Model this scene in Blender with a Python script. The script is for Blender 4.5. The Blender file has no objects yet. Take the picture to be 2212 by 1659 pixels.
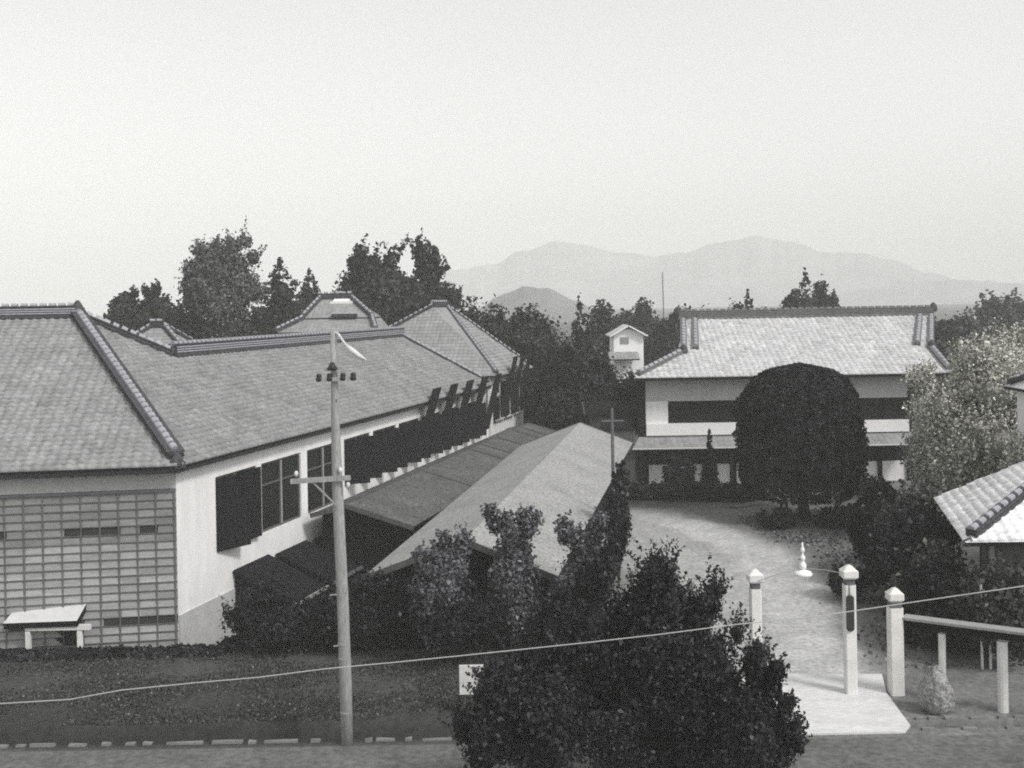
import bpy, math, random
import numpy as np
from mathutils import Vector, Matrix

# ------------------------------------------------------------------ scene, camera, sky, sun
scene = bpy.context.scene
COL = scene.collection
F_PX, ROLL, CAM_H, U0, V0 = 2458.0, math.radians(1.0), 11.0, 1106.0, 656.0
cam_d = bpy.data.cameras.new('camera')
cam = bpy.data.objects.new('camera', cam_d)
COL.objects.link(cam)
cam_d.sensor_width = 36.0
cam_d.lens = 36.0 * F_PX / 2212.0
cam_d.shift_y = -(829.5 - V0) / 2212.0
cam_d.clip_start = 0.5
cam_d.clip_end = 12000
cam.matrix_world = Matrix.Translation((0, 0, CAM_H)) @ Matrix.Rotation(math.radians(90), 4, 'X') @ Matrix.Rotation(-ROLL, 4, 'Z')
scene.camera = cam

SUN_DIR = Vector((0.56, -0.47, 0.74)).normalized()
SUN_EL = math.asin(SUN_DIR.z)
world = bpy.data.worlds.new("World")
scene.world = world
world.use_nodes = True
wn, wl = world.node_tree.nodes, world.node_tree.links
wn.clear()
w_out = wn.new('ShaderNodeOutputWorld')
w_add = wn.new('ShaderNodeAddShader')
bg_a = wn.new('ShaderNodeBackground')
bg_b = wn.new('ShaderNodeBackground')
sky = wn.new('ShaderNodeTexSky')
sky.sky_type = 'NISHITA'
sky.sun_disc = False
sky.sun_elevation = SUN_EL
sky.sun_rotation = math.atan2(SUN_DIR.x, SUN_DIR.y)
sky.dust_density = 4.0
w_bw = wn.new('ShaderNodeRGBToBW')
wl.new(sky.outputs['Color'], w_bw.inputs[0])
wl.new(w_bw.outputs[0], bg_a.inputs['Color'])
bg_a.inputs['Strength'].default_value = 0.05
# thin white overcast veil: bright low down, thinner overhead
w_tc = wn.new('ShaderNodeTexCoord')
w_sep = wn.new('ShaderNodeSeparateXYZ')
w_ramp = wn.new('ShaderNodeValToRGB')
wl.new(w_tc.outputs['Generated'], w_sep.inputs[0])
wl.new(w_sep.outputs['Z'], w_ramp.inputs[0])
cr = w_ramp.color_ramp
cr.elements[0].position = 0.0
cr.elements[0].color = (0.70, 0.702, 0.684, 1)
cr.elements[1].position = 1.0
cr.elements[1].color = (0.26, 0.26, 0.265, 1)
for p, c in ((0.08, 0.545), (0.28, 0.43), (0.5, 0.34)):
    e = cr.elements.new(p)
    e.color = (c, c * 1.003, c * 0.972, 1)
w_noise = wn.new('ShaderNodeTexNoise')
w_noise.inputs['Scale'].default_value = 2.2
w_noise.inputs['Detail'].default_value = 3.0
w_map = wn.new('ShaderNodeMapRange')
w_map.inputs['To Min'].default_value = 0.95
w_map.inputs['To Max'].default_value = 1.05
w_mul = wn.new('ShaderNodeMix')
w_mul.data_type = 'RGBA'
w_mul.blend_type = 'MULTIPLY'
w_mul.inputs[0].default_value = 1.0
wl.new(w_noise.outputs[0], w_map.inputs[0])
wl.new(w_tc.outputs['Generated'], w_noise.inputs['Vector'])
wl.new(w_ramp.outputs[0], w_mul.inputs[6])
wl.new(w_map.outputs[0], w_mul.inputs[7])
wl.new(w_mul.outputs[2], bg_b.inputs['Color'])
bg_b.inputs['Strength'].default_value = 1.0
wl.new(bg_a.outputs[0], w_add.inputs[0])
wl.new(bg_b.outputs[0], w_add.inputs[1])
wl.new(w_add.outputs[0], w_out.inputs['Surface'])

sun_d = bpy.data.lights.new('sun', 'SUN')
sun_d.energy = 1.5
sun_d.angle = math.radians(11)
sun_d.color = (1.0, 0.985, 0.96)
sun = bpy.data.objects.new('sun', sun_d)
COL.objects.link(sun)
sun.rotation_euler = SUN_DIR.to_track_quat('Z', 'Y').to_euler()
sun.location = (30, -20, 60)

scene.view_settings.view_transform = 'Standard'
scene.view_settings.look = 'None'
scene.view_settings.exposure = 0.62
scene.view_settings.gamma = 1.0
scene.render.filter_size = 1.9
scene.cycles.pixel_filter_type = 'BLACKMAN_HARRIS'
scene.cycles.filter_width = 1.9
scene.cycles.use_denoising = False
scene.cycles.max_bounces = 6
scene.cycles.diffuse_bounces = 3
scene.cycles.glossy_bounces = 2
scene.cycles.transmission_bounces = 2
scene.cycles.volume_bounces = 3
scene.cycles.sample_clamp_indirect = 4.0

# ------------------------------------------------------------------ surveying helpers (photo measured at 2212 x 1659)
cR, sR = math.cos(ROLL), math.sin(ROLL)
EYE = Vector((0, 0, CAM_H))
def ray(u, v):
    x, y = (u - U0) / F_PX, -(v - V0) / F_PX
    return Vector((x * cR + y * sR, 1.0, -x * sR + y * cR))
def spot(u, v, z=0.0):            # where the sight line meets height z
    d = ray(u, v)
    return EYE + d * ((z - CAM_H) / d.z)
def dep(u, v, D):                 # the point at distance D
    return EYE + ray(u, v) * D
def hit(u, v, p, n):              # where the sight line meets a plane
    d = ray(u, v)
    return EYE + d * ((p - EYE).dot(n) / d.dot(n))

# ------------------------------------------------------------------ materials
def nodes_of(name):
    m = bpy.data.materials.new(name)
    m.use_nodes = True
    nt = m.node_tree
    return m, nt.nodes, nt.links, nt.nodes['Principled BSDF']
def N(nd, t, **kw):
    n = nd.new(t)
    for k, v in kw.items():
        setattr(n, k, v)
    return n
def math_node(nd, lk, op, a, b=None):
    n = N(nd, 'ShaderNodeMath', operation=op)
    for i, x in enumerate((a, b)):
        if x is None:
            continue
        if isinstance(x, (int, float)):
            n.inputs[i].default_value = x
        else:
            lk.new(x, n.inputs[i])
    return n.outputs[0]
def mottled(name, tone, var=0.3, scale=2.0, rough=0.85, bump=0.0, tint=(1, 1, 1), detail=6.0, attr=None, stretch=(1, 1, 1), fine=0.0, fscale=40.0, spec=0.25):
    m, nd, lk, bs = nodes_of(name)
    tc = N(nd, 'ShaderNodeTexCoord')
    mp = N(nd, 'ShaderNodeMapping')
    mp.inputs['Scale'].default_value = stretch
    lk.new(tc.outputs['Object'], mp.inputs[0])
    nz = N(nd, 'ShaderNodeTexNoise')
    nz.inputs['Scale'].default_value = scale
    nz.inputs['Detail'].default_value = detail
    nz.inputs['Roughness'].default_value = 0.65
    lk.new(mp.outputs[0], nz.inputs['Vector'])
    mr = N(nd, 'ShaderNodeMapRange')
    mr.inputs['From Min'].default_value = 0.25
    mr.inputs['From Max'].default_value = 0.75
    mr.inputs['To Min'].default_value = 1 - var
    mr.inputs['To Max'].default_value = 1 + var
    lk.new(nz.outputs[0], mr.inputs[0])
    val = mr.outputs[0]
    if fine:
        n2 = N(nd, 'ShaderNodeTexNoise')
        n2.inputs['Scale'].default_value = fscale
        n2.inputs['Detail'].default_value = 3.0
        lk.new(mp.outputs[0], n2.inputs['Vector'])
        m2 = N(nd, 'ShaderNodeMapRange')
        m2.inputs['From Min'].default_value = 0.3
        m2.inputs['From Max'].default_value = 0.7
        m2.inputs['To Min'].default_value = 1 - fine
        m2.inputs['To Max'].default_value = 1 + fine
        lk.new(n2.outputs[0], m2.inputs[0])
        val = math_node(nd, lk, 'MULTIPLY', val, m2.outputs[0])
    if attr:
        at = N(nd, 'ShaderNodeAttribute')
        at.attribute_name = attr
        val = math_node(nd, lk, 'MULTIPLY', val, at.outputs['Fac'])
    else:
        val = math_node(nd, lk, 'MULTIPLY', val, tone)
    cb = N(nd, 'ShaderNodeCombineColor')
    for i in range(3):
        lk.new(math_node(nd, lk, 'MULTIPLY', val, tint[i]), cb.inputs[i])
    lk.new(cb.outputs[0], bs.inputs['Base Color'])
    bs.inputs['Roughness'].default_value = rough
    bs.inputs['Specular IOR Level'].default_value = spec
    if bump:
        bp = N(nd, 'ShaderNodeBump')
        bp.inputs['Strength'].default_value = 1.0
        bp.inputs['Distance'].default_value = bump
        lk.new(nz.outputs[0], bp.inputs['Height'])
        lk.new(bp.outputs[0], bs.inputs['Normal'])
    return m
def tiled(name, tone, cw=0.30, rh=0.40, var=0.22, depth=0.06, stain=0.22, joint=0.6):
    m, nd, lk, bs = nodes_of(name)
    uv = N(nd, 'ShaderNodeUVMap')
    sp = N(nd, 'ShaderNodeSeparateXYZ')
    lk.new(uv.outputs[0], sp.inputs[0])
    u = math_node(nd, lk, 'DIVIDE', sp.outputs[0], cw)
    v = math_node(nd, lk, 'DIVIDE', sp.outputs[1], rh)
    fu = math_node(nd, lk, 'FRACT', u)
    fv = math_node(nd, lk, 'FRACT', v)
    col = math_node(nd, lk, 'SINE', math_node(nd, lk, 'MULTIPLY', fu, math.pi))
    row = math_node(nd, lk, 'SUBTRACT', 1.0, fv)
    h = math_node(nd, lk, 'ADD', math_node(nd, lk, 'MULTIPLY', col, 0.6), math_node(nd, lk, 'MULTIPLY', row, 0.6))
    cb = N(nd, 'ShaderNodeCombineXYZ')
    lk.new(math_node(nd, lk, 'FLOOR', u), cb.inputs[0])
    lk.new(math_node(nd, lk, 'FLOOR', v), cb.inputs[1])
    wn_ = N(nd, 'ShaderNodeTexWhiteNoise', noise_dimensions='2D')
    lk.new(cb.outputs[0], wn_.inputs['Vector'])
    a = N(nd, 'ShaderNodeMapRange')
    a.inputs['To Min'].default_value = 1 - var
    a.inputs['To Max'].default_value = 1 + var
    lk.new(wn_.outputs['Value'], a.inputs[0])
    nz = N(nd, 'ShaderNodeTexNoise')
    nz.inputs['Scale'].default_value = 0.55
    nz.inputs['Detail'].default_value = 6.0
    nz.inputs['Roughness'].default_value = 0.7
    lk.new(uv.outputs[0], nz.inputs['Vector'])
    b = N(nd, 'ShaderNodeMapRange')
    b.inputs['From Min'].default_value = 0.25
    b.inputs['From Max'].default_value = 0.75
    b.inputs['To Min'].default_value = 1 - stain
    b.inputs['To Max'].default_value = 1 + stain
    lk.new(nz.outputs[0], b.inputs[0])
    gap = N(nd, 'ShaderNodeMapRange')          # dark joint under each tile's lip
    gap.inputs['From Min'].default_value = 0.0
    gap.inputs['From Max'].default_value = 0.22
    gap.inputs['To Min'].default_value = joint
    gap.inputs['To Max'].default_value = 1.0
    lk.new(fv, gap.inputs[0])
    val = math_node(nd, lk, 'MULTIPLY', math_node(nd, lk, 'MULTIPLY', a.outputs[0], b.outputs[0]), math_node(nd, lk, 'MULTIPLY', gap.outputs[0], tone))
    cc = N(nd, 'ShaderNodeCombineColor')
    for i, k in enumerate((1.0, 0.995, 1.01)):
        lk.new(math_node(nd, lk, 'MULTIPLY', val, k), cc.inputs[i])
    lk.new(cc.outputs[0], bs.inputs['Base Color'])
    bs.inputs['Roughness'].default_value = 0.6
    bs.inputs['Specular IOR Level'].default_value = 0.3
    bp = N(nd, 'ShaderNodeBump')
    bp.inputs['Distance'].default_value = depth
    bp.inputs['Strength'].default_value = 0.8
    lk.new(h, bp.inputs['Height'])
    lk.new(bp.outputs[0], bs.inputs['Normal'])
    return m
def leafy(name, tone, tint=(1, 1, 1), var=0.5, rough=0.6):
    m, nd, lk, bs = nodes_of(name)
    at = N(nd, 'ShaderNodeAttribute')
    at.attribute_name = 'leaf'
    a = N(nd, 'ShaderNodeMapRange', clamp=False)
    a.inputs['To Min'].default_value = 1 - var
    a.inputs['To Max'].default_value = 1 + var
    lk.new(at.outputs['Fac'], a.inputs[0])
    cc = N(nd, 'ShaderNodeCombineColor')
    for i in range(3):
        lk.new(math_node(nd, lk, 'MULTIPLY', a.outputs[0], tone * tint[i]), cc.inputs[i])
    lk.new(cc.outputs[0], bs.inputs['Base Color'])
    bs.inputs['Roughness'].default_value = rough
    bs.inputs['Specular IOR Level'].default_value = 0.06
    return m
COOL = (0.98, 0.97, 1.06)
M = dict(
    tile=tiled('roof_tile', 0.24, cw=0.34, rh=0.27, var=0.10),
    tile_far=tiled('roof_tile_weathered', 0.29, cw=0.34, rh=0.3, var=0.12, depth=0.04),
    tile_pale=tiled('roof_tile_pale', 0.56, cw=0.34, rh=0.34, var=0.12, depth=0.05),
    tile_dark=tiled('roof_shingle_dark', 0.115, cw=0.4, rh=0.4, var=0.14, depth=0.03, stain=0.35),
    shingle=tiled('roof_shingle_grey', 0.29, cw=0.2, rh=0.25, var=0.12, depth=0.006, stain=0.16, joint=0.92),
    ridge=mottled('ridge_tile', 0.06, 0.35, 3.0, 0.7, fine=0.3, fscale=12, tint=COOL),  # darker than the roof: shaded side of the ridges put into the colour
    tile_real=mottled('clay_tile_grey', 0.25, 0.2, 0.7, 0.7, attr='tone', fine=0.22, fscale=7.0, tint=(1, 0.995, 1.01)),
    thatch=mottled('bark_shingle_grey', 0.31, 0.16, 0.6, 0.95, fine=0.34, fscale=9.0, bump=0.02),
    thatch_dark=mottled('bark_shingle_dark', 0.10, 0.3, 0.7, 0.95, fine=0.45, fscale=7.0, bump=0.02),
    ridge_grey=mottled('ridge_tile_grey', 0.15, 0.3, 3.0, 0.7, fine=0.3, fscale=12),  # lightened for the main hall, distance haze put into its tone
    tile_white=tiled('roof_tile_white', 0.78, cw=0.30, rh=0.36, var=0.10, depth=0.06, stain=0.1),
    ridge_cap=mottled('ridge_cap', 0.34, 0.3, 6.0, 0.6, tint=COOL),  # paler than the courses below, so caps look sunlit by colour
    eave=mottled('eave_wood', 0.024, 0.3, 3.0, tint=COOL),
    plaster=mottled('white_plaster', 0.75, 0.11, 0.9, 0.9, fine=0.05, fscale=9, stretch=(1.6, 1.6, 0.45), tint=(1, 0.995, 0.985)),
    plaster_grey=mottled('weathered_shaded_plaster', 0.45, 0.14, 1.2, 0.9, fine=0.1, fscale=10),  # greyer copy; on the main hall band it carries the eave shade
    board=mottled('weathered_board', 0.2, 0.2, 1.5, 0.85, attr='tone', stretch=(0.4, 0.4, 3), fine=0.18, fscale=14),
    batten=mottled('dark_batten', 0.13, 0.3, 4, tint=COOL),
    dark_wood=mottled('tarred_wood', 0.014, 0.4, 2.0, 0.9, spec=0.05, tint=COOL, stretch=(3, 3, 0.5)),
    brown_wood=mottled('old_wood', 0.10, 0.35, 2.0, 0.85, stretch=(4, 4, 0.5), fine=0.25),
    pole_wood=mottled('pole_wood', 0.30, 0.22, 1.2, 0.85, stretch=(5, 5, 0.5), fine=0.3, fscale=10),
    pale_paint=mottled('pale_paint', 0.62, 0.12, 3.0, 0.7, fine=0.08),
    whitewash=mottled('fresh_whitewash', 0.90, 0.03, 2.0, 0.9),
    white_post=mottled('white_concrete', 0.70, 0.16, 1.6, 0.85, fine=0.07, fscale=18, tint=(1, 0.995, 0.97)),
    enamel=mottled('white_enamel', 0.85, 0.03, 2.0, 0.35),
    iron=mottled('grey_iron', 0.30, 0.15, 6.0, 0.5),
    ceramic=mottled('dark_ceramic', 0.03, 0.1, 5.0, 0.35),
    ground=mottled('bare_ground', 0.2, 0.22, 0.5, 0.95, attr='tone', fine=0.26, fscale=6.0, bump=0.05),
    street=mottled('gravel_street', 0.13, 0.3, 0.6, 0.95, fine=0.3, fscale=6.0, bump=0.04),
    slab=mottled('pale_concrete', 0.62, 0.12, 0.9, 0.9, fine=0.12, fscale=7.0, stretch=(0.6, 2, 1)),
    kerb=mottled('kerb_stone', 0.21, 0.5, 1.3, 0.9, fine=0.2),
    boulder=mottled('lichen_rock', 0.27, 0.5, 3.5, 0.95, bump=0.12, fine=0.4, fscale=14),
    bark=mottled('bark', 0.05, 0.4, 5.0, 0.95, bump=0.02, stretch=(1, 1, 0.3)),
    hill=mottled('hazed_wooded_hill', 0.36, 0.28, 0.012, 0.95),  # pale for woodland: part of the distance haze is in this tone
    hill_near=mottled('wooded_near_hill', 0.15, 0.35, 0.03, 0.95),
    wire=mottled('pale_wire', 0.42, 0.05, 4.0, 0.6),
    plaque=mottled('dark_plaque', 0.035, 0.5, 5.0, 0.6),
    leaf_dark=leafy('leaf_dark', 0.031, COOL, 0.8),
    leaf_clip=leafy('leaf_clipped', 0.024, COOL, 0.85),
    leaf_mid=leafy('leaf_mid', 0.072, (1, 1, 1), 0.6),
    leaf_feather=leafy('leaf_feathery', 0.11, (1, 1, 0.99), 0.5),
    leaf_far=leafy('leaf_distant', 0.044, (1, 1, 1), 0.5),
    leaf_shrub=leafy('leaf_shrub', 0.125, COOL, 0.6),
    leaf_pale=leafy('leaf_pale', 0.42, (1.0, 1.0, 0.90), 0.6, 0.5),
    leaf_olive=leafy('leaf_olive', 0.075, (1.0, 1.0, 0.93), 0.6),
)
def glass_mat():
    m, nd, lk, bs = nodes_of('dark_glass')
    nz = N(nd, 'ShaderNodeTexNoise')
    nz.inputs['Scale'].default_value = 1.3
    rp = N(nd, 'ShaderNodeMapRange')
    rp.inputs['To Min'].default_value = 0.008
    rp.inputs['To Max'].default_value = 0.03
    lk.new(nz.outputs[0], rp.inputs[0])
    lk.new(rp.outputs[0], bs.inputs['Base Color'])
    bs.inputs['Roughness'].default_value = 0.25
    bs.inputs['Specular IOR Level'].default_value = 0.06
    return m
M['glass'] = glass_mat()

# ------------------------------------------------------------------ mesh helpers
ORIGIN = {}
def tag(o, label, cat, group=None, kind=None):
    if label:
        o['label'] = label
    if cat:
        o['category'] = cat
    if group:
        o['group'] = group
    if kind:
        o['kind'] = kind
    return o
def thing(name, label, cat, loc, group=None):
    o = bpy.data.objects.new(name, None)
    o.empty_display_size = 0.3
    COL.objects.link(o)
    o.location = loc
    ORIGIN[o.name] = Vector(loc)
    return tag(o, label, cat, group)
class MB:
    def __init__(s):
        s.v, s.f, s.uv, s.mi, s.tone = [], [], [], [], []
    def face(s, pts, uv=None, mi=0, tone=0.2):
        k = len(s.v)
        s.v += [Vector(p) for p in pts]
        s.f.append(tuple(range(k, k + len(pts))))
        s.uv.append(uv)
        s.mi.append(mi)
        s.tone.append(tone)
    def hexa(s, b, t, mi=0, tone=0.2):           # b, t: four points each, ring order
        n = len(b)
        s.face(list(reversed(b)), mi=mi, tone=tone)
        s.face(t, mi=mi, tone=tone)
        for i in range(n):
            j = (i + 1) % n
            s.face([b[i], b[j], t[j], t[i]], mi=mi, tone=tone)
        return s
    def box(s, c, sx, sy, sz, ax=(1, 0, 0), mi=0, tone=0.2):  # c = centre of the bottom; ax = direction of sx
        a = Vector(ax).normalized()
        b = Vector((-a.y, a.x, 0))
        c = Vector(c)
        q = [c - a * sx / 2 - b * sy / 2, c + a * sx / 2 - b * sy / 2, c + a * sx / 2 + b * sy / 2, c - a * sx / 2 + b * sy / 2]
        return s.hexa(q, [p + Vector((0, 0, sz)) for p in q], mi, tone)
    def beam(s, p, q, w, h, mi=0, tone=0.2, up=(0, 0, 1)):
        p, q = Vector(p), Vector(q)
        d = (q - p).normalized()
        side = d.cross(Vector(up))
        if side.length < 1e-4:
            side = Vector((1, 0, 0))
        side.normalize()
        u = side.cross(d).normalized()
        r = [-side * w / 2 - u * h / 2, side * w / 2 - u * h / 2, side * w / 2 + u * h / 2, -side * w / 2 + u * h / 2]
        return s.hexa([p + x for x in r], [q + x for x in r], mi, tone)
    def tube(s, pts, r, n=8, mi=0, caps=True):
        pts = [Vector(p) for p in pts]
        rs = r if isinstance(r, (list, tuple)) else [r] * len(pts)
        k = len(s.v)
        for i, p in enumerate(pts):
            d = (pts[min(i + 1, len(pts) - 1)] - pts[max(i - 1, 0)]).normalized()
            a = d.cross(Vector((0.3, 0.9, 0.31)))
            a.normalize()
            b = d.cross(a)
            for j in range(n):
                t = 2 * math.pi * j / n
                s.v.append(p + (a * math.cos(t) + b * math.sin(t)) * rs[i])
        def add(f):
            s.f.append(f); s.uv.append(None); s.mi.append(mi); s.tone.append(0.2)
        for i in range(len(pts) - 1):
            for j in range(n):
                add((k + i * n + j, k + i * n + (j + 1) % n, k + (i + 1) * n + (j + 1) % n, k + (i + 1) * n + j))
        if caps:
            add(tuple(k + j for j in reversed(range(n))))
            add(tuple(k + (len(pts) - 1) * n + j for j in range(n)))
        return s
    def lathe(s, c, prof, n=14, mi=0):
        c = Vector(c)
        k = len(s.v)
        for r, z in prof:
            for j in range(n):
                t = 2 * math.pi * j / n
                s.v.append(c + Vector((r * math.cos(t), r * math.sin(t), z)))
        def add(f):
            s.f.append(f); s.uv.append(None); s.mi.append(mi); s.tone.append(0.2)
        for i in range(len(prof) - 1):
            for j in range(n):
                add((k + i * n + j, k + i * n + (j + 1) % n, k + (i + 1) * n + (j + 1) % n, k + (i + 1) * n + j))
        add(tuple(k + j for j in reversed(range(n))))
        add(tuple(k + (len(prof) - 1) * n + j for j in range(n)))
        return s
    def slab(s, poly, th=0.14, eave=None, mi=0, mi_side=1):   # roof plane with tile coordinates in metres
        poly = [Vector(p) for p in poly]
        nrm = Vector((0, 0, 0))
        for i in range(len(poly)):
            a, b = poly[i], poly[(i + 1) % len(poly)]
            nrm += a.cross(b)
        nrm.normalize()
        if nrm.z < 0:
            poly.reverse()
            nrm = -nrm
        e = Vector(eave).normalized() if eave is not None else Vector((-nrm.y, nrm.x, 0)).normalized()
        up = nrm.cross(e)
        if up.z < 0:
            up = -up
        o = poly[0]
        s.face(poly, [((p - o).dot(e) + 50, (p - o).dot(up) + 50) for p in poly], mi)
        low = [p - nrm * th for p in poly]
        s.face(list(reversed(low)), mi=mi_side)
        for i in range(len(poly)):
            j = (i + 1) % len(poly)
            s.face([poly[i], low[i], low[j], poly[j]], mi=mi_side)
        return s
    def build(s, name, mats, parent=None, smooth=False, tone=False):
        mats = mats if isinstance(mats, (list, tuple)) else [mats]
        if parent is not None:
            r = parent
            while r.parent:
                r = r.parent
            O = ORIGIN[r.name]
        else:
            xs = [v.x for v in s.v]; ys = [v.y for v in s.v]; zs = [v.z for v in s.v]
            O = Vector(((min(xs) + max(xs)) / 2, (min(ys) + max(ys)) / 2, min(zs)))
        me = bpy.data.meshes.new(name)
        me.from_pydata([tuple(v - O) for v in s.v], [], s.f)
        for m in mats:
            me.materials.append(m)
        me.polygons.foreach_set('material_index', s.mi)
        if any(u is not None for u in s.uv):
            ul = me.uv_layers.new(name='UVMap')
            for p, u in zip(me.polygons, s.uv):
                for k, li in enumerate(p.loop_indices):
                    ul.data[li].uv = u[k] if u else (0, 0)
        if tone:
            at = me.attributes.new('tone', 'FLOAT', 'FACE')
            at.data.foreach_set('value', s.tone)
        if smooth:
            me.polygons.foreach_set('use_smooth', [True] * len(me.polygons))
        me.update()
        o = bpy.data.objects.new(name, me)
        COL.objects.link(o)
        if parent is None:
            o.location = O
            ORIGIN[o.name] = O
        else:
            o.parent = parent
        return o
def structure(o):
    o['kind'] = 'structure'
    return o
def copy_tree(o, parent=None):
    c = o.copy()
    COL.objects.link(c)
    if parent:
        c.parent = parent
    for ch in [x for x in o.children]:
        copy_tree(ch, c)
    return c
def ridge_run(mb, p, q, w=0.34, h=0.34, step=0.34, r=0.13):   # stacked ridge courses with a row of round cap tiles
    p, q = Vector(p), Vector(q)
    d = q - p
    n = max(2, int(d.length / step))
    up = Vector((0, 0, 1))
    mb.beam(p + up * h / 2, q + up * h / 2, w, h)
    mb.beam(p + up * (h + 0.025), q + up * (h + 0.025), w * 1.18, 0.05)
    for k_ in ([0.5] if h < 0.4 else [0.42, 0.62, 0.82]):
        mb.beam(p + up * (h * k_), q + up * (h * k_), w * 1.14, 0.05, mi=1 if h > 0.4 else 0)
    for i in range(n):
        a, b = p + d * (i / n), p + d * ((i + 0.66) / n)
        mb.tube([a + up * (h + 0.05), b + up * (h + 0.05)], [r * 1.06, r * 0.9], 7, mi=1)

def tile_field(poly, eave, parent, mat, tone, cw=0.34, rh=0.28, amp=0.055, step=0.04, var=0.075, lift=0.012, seed=1):
    """real pan tiles: every column a wave, every course stepped over the one below; joined as one sheet"""
    P = [Vector(p) for p in poly]
    nrm = Vector((0, 0, 0))
    for i in range(len(P)):
        nrm += P[i].cross(P[(i + 1) % len(P)])
    nrm.normalize()
    if nrm.z < 0:
        nrm = -nrm
    e = Vector(eave).normalized()
    e = (e - nrm * e.dot(nrm)).normalized()
    u = nrm.cross(e)
    if u.z < 0:
        u = -u
    o = P[0]
    q = np.array([((p - o).dot(e), (p - o).dot(u)) for p in P])
    a0, b0 = q.min(0)
    a1, b1 = q.max(0)
    nc, nr = int((a1 - a0) / cw) + 1, int((b1 - b0) / rh) + 1
    prof = [(0.0, 0.0), (0.22, 0.55), (0.42, 1.0), (0.62, 0.7), (0.82, 0.1)]
    rs = np.random.default_rng(seed)
    K = len(prof)
    us = np.array([(c + p[0]) * cw for c in range(nc) for p in prof] + [nc * cw]) + a0
    hs = np.array([p[1] for c in range(nc) for p in prof] + [0.0]) * amp
    cu = np.array([c for c in range(nc) for p in prof])
    # point-in-polygon on quad centres
    def inside(x, y):
        r = np.zeros(x.shape, bool)
        n = len(q)
        j = n - 1
        for i in range(n):
            c = ((q[i, 1] > y) != (q[j, 1] > y)) & (x < (q[j, 0] - q[i, 0]) * (y - q[i, 1]) / (q[j, 1] - q[i, 1] + 1e-12) + q[i, 0])
            r ^= c
            j = i
        return r
    V, Fc, T = [], [], []
    base = 0
    sag = 0.02 * np.sin(us * 0.6) + 0.012 * np.sin(us * 1.7 + 1)
    for r in range(nr):
        v0, v1 = b0 + r * rh - 0.03, b0 + (r + 1) * rh
        row = []
        jit = np.repeat(rs.normal(0, 0.006, nc), K)
        jit = np.append(jit, jit[-1])
        for vv, hh in ((v0, step), (v0 + 0.001, step + 0.0), (v1, 0.0)):
            row.append((us, np.full_like(us, vv), hs + hh + lift + jit + sag * 0.0))
        low = (us, np.full_like(us, v0), hs * 0 + lift - 0.01)
        rows = [low, row[1], row[2]]
        for (x, y, h) in rows:
            V.append(np.stack([x, y, h], 1))
        m = len(us)
        xc = (us[:-1] + us[1:]) / 2
        ok = inside(xc, np.full_like(xc, (v0 + v1) / 2))
        tcol = tone * (1 + rs.normal(0, var, nc))
        for k in (0, 1):
            i = np.nonzero(ok)[0]
            A = base + k * m + i
            Fc.append(np.stack([A, A + 1, A + 1 + m, A + m], 1))
            T.append(tcol[cu[i]])
        base += 3 * m
    V = np.vstack(V)
    Fc = np.vstack(Fc)
    T = np.concatenate(T)
    used = np.unique(Fc)
    mp = np.full(len(V), -1)
    mp[used] = np.arange(len(used))
    V, Fc = V[used], mp[Fc]
    r_ = parent
    while r_.parent:
        r_ = r_.parent
    O = np.array(ORIGIN[r_.name])
    X = np.array(o) + V[:, :1] * np.array(e) + V[:, 1:2] * np.array(u) + V[:, 2:] * np.array(nrm) - O
    me = bpy.data.meshes.new('tiles')
    me.vertices.add(len(X))
    me.vertices.foreach_set('co', X.astype(np.float32).ravel())
    me.loops.add(Fc.size)
    me.loops.foreach_set('vertex_index', Fc.astype(np.int32).ravel())
    me.polygons.add(len(Fc))
    me.polygons.foreach_set('loop_start', (np.arange(len(Fc)) * 4).astype(np.int32))
    me.polygons.foreach_set('loop_total', np.full(len(Fc), 4, np.int32))
    at = me.attributes.new('tone', 'FLOAT', 'FACE')
    at.data.foreach_set('value', np.clip(T, 0.02, 0.9).astype(np.float32))
    me.materials.append(mat)
    me.update()
    me.validate()
    ob = bpy.data.objects.new('tile_courses', me)
    COL.objects.link(ob)
    ob.parent = parent
    return ob

# ------------------------------------------------------------------ ground and setting
YARD_Z = -1.3
def smooth(a, b, x):
    t = min(1, max(0, (x - a) / (b - a)))
    return t * t * (3 - 2 * t)
def yard(x, y):                    # the sunken yard left of the drive
    return smooth(3.6, 1.2, x) * smooth(36.6, 37.6, y) * smooth(420, 120, y) * smooth(-120, -45, x)
def ditch(x, y):
    k = smooth(5.6, 5.4, x) * (1 if 28.95 < y < 30.1 else 0)
    k2 = smooth(10.0, 10.2, x) * (1 if 29.02 < y < 29.5 else 0)
    return max(k, k2)
def ground_z(x, y):
    return YARD_Z * yard(x, y) - 1.0 * ditch(x, y)
TRACK = [spot(*p) for p in ((1775, 1470), (1735, 1370), (1700, 1270), (1640, 1200), (1560, 1165), (1470, 1130), (1400, 1110))]
TRACK2 = [spot(*p) for p in ((1700, 1470), (1640, 1370), (1570, 1290), (1480, 1230), (1400, 1180), (1350, 1140))]
def seg_dist(x, y, pts):
    best = 1e9
    for a, b in zip(pts[:-1], pts[1:]):
        dx, dy = b.x - a.x, b.y - a.y
        t = max(0, min(1, ((x - a.x) * dx + (y - a.y) * dy) / (dx * dx + dy * dy)))
        best = min(best, math.hypot(x - a.x - t * dx, y - a.y - t * dy))
    return best
rg = random.Random(5)
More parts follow.
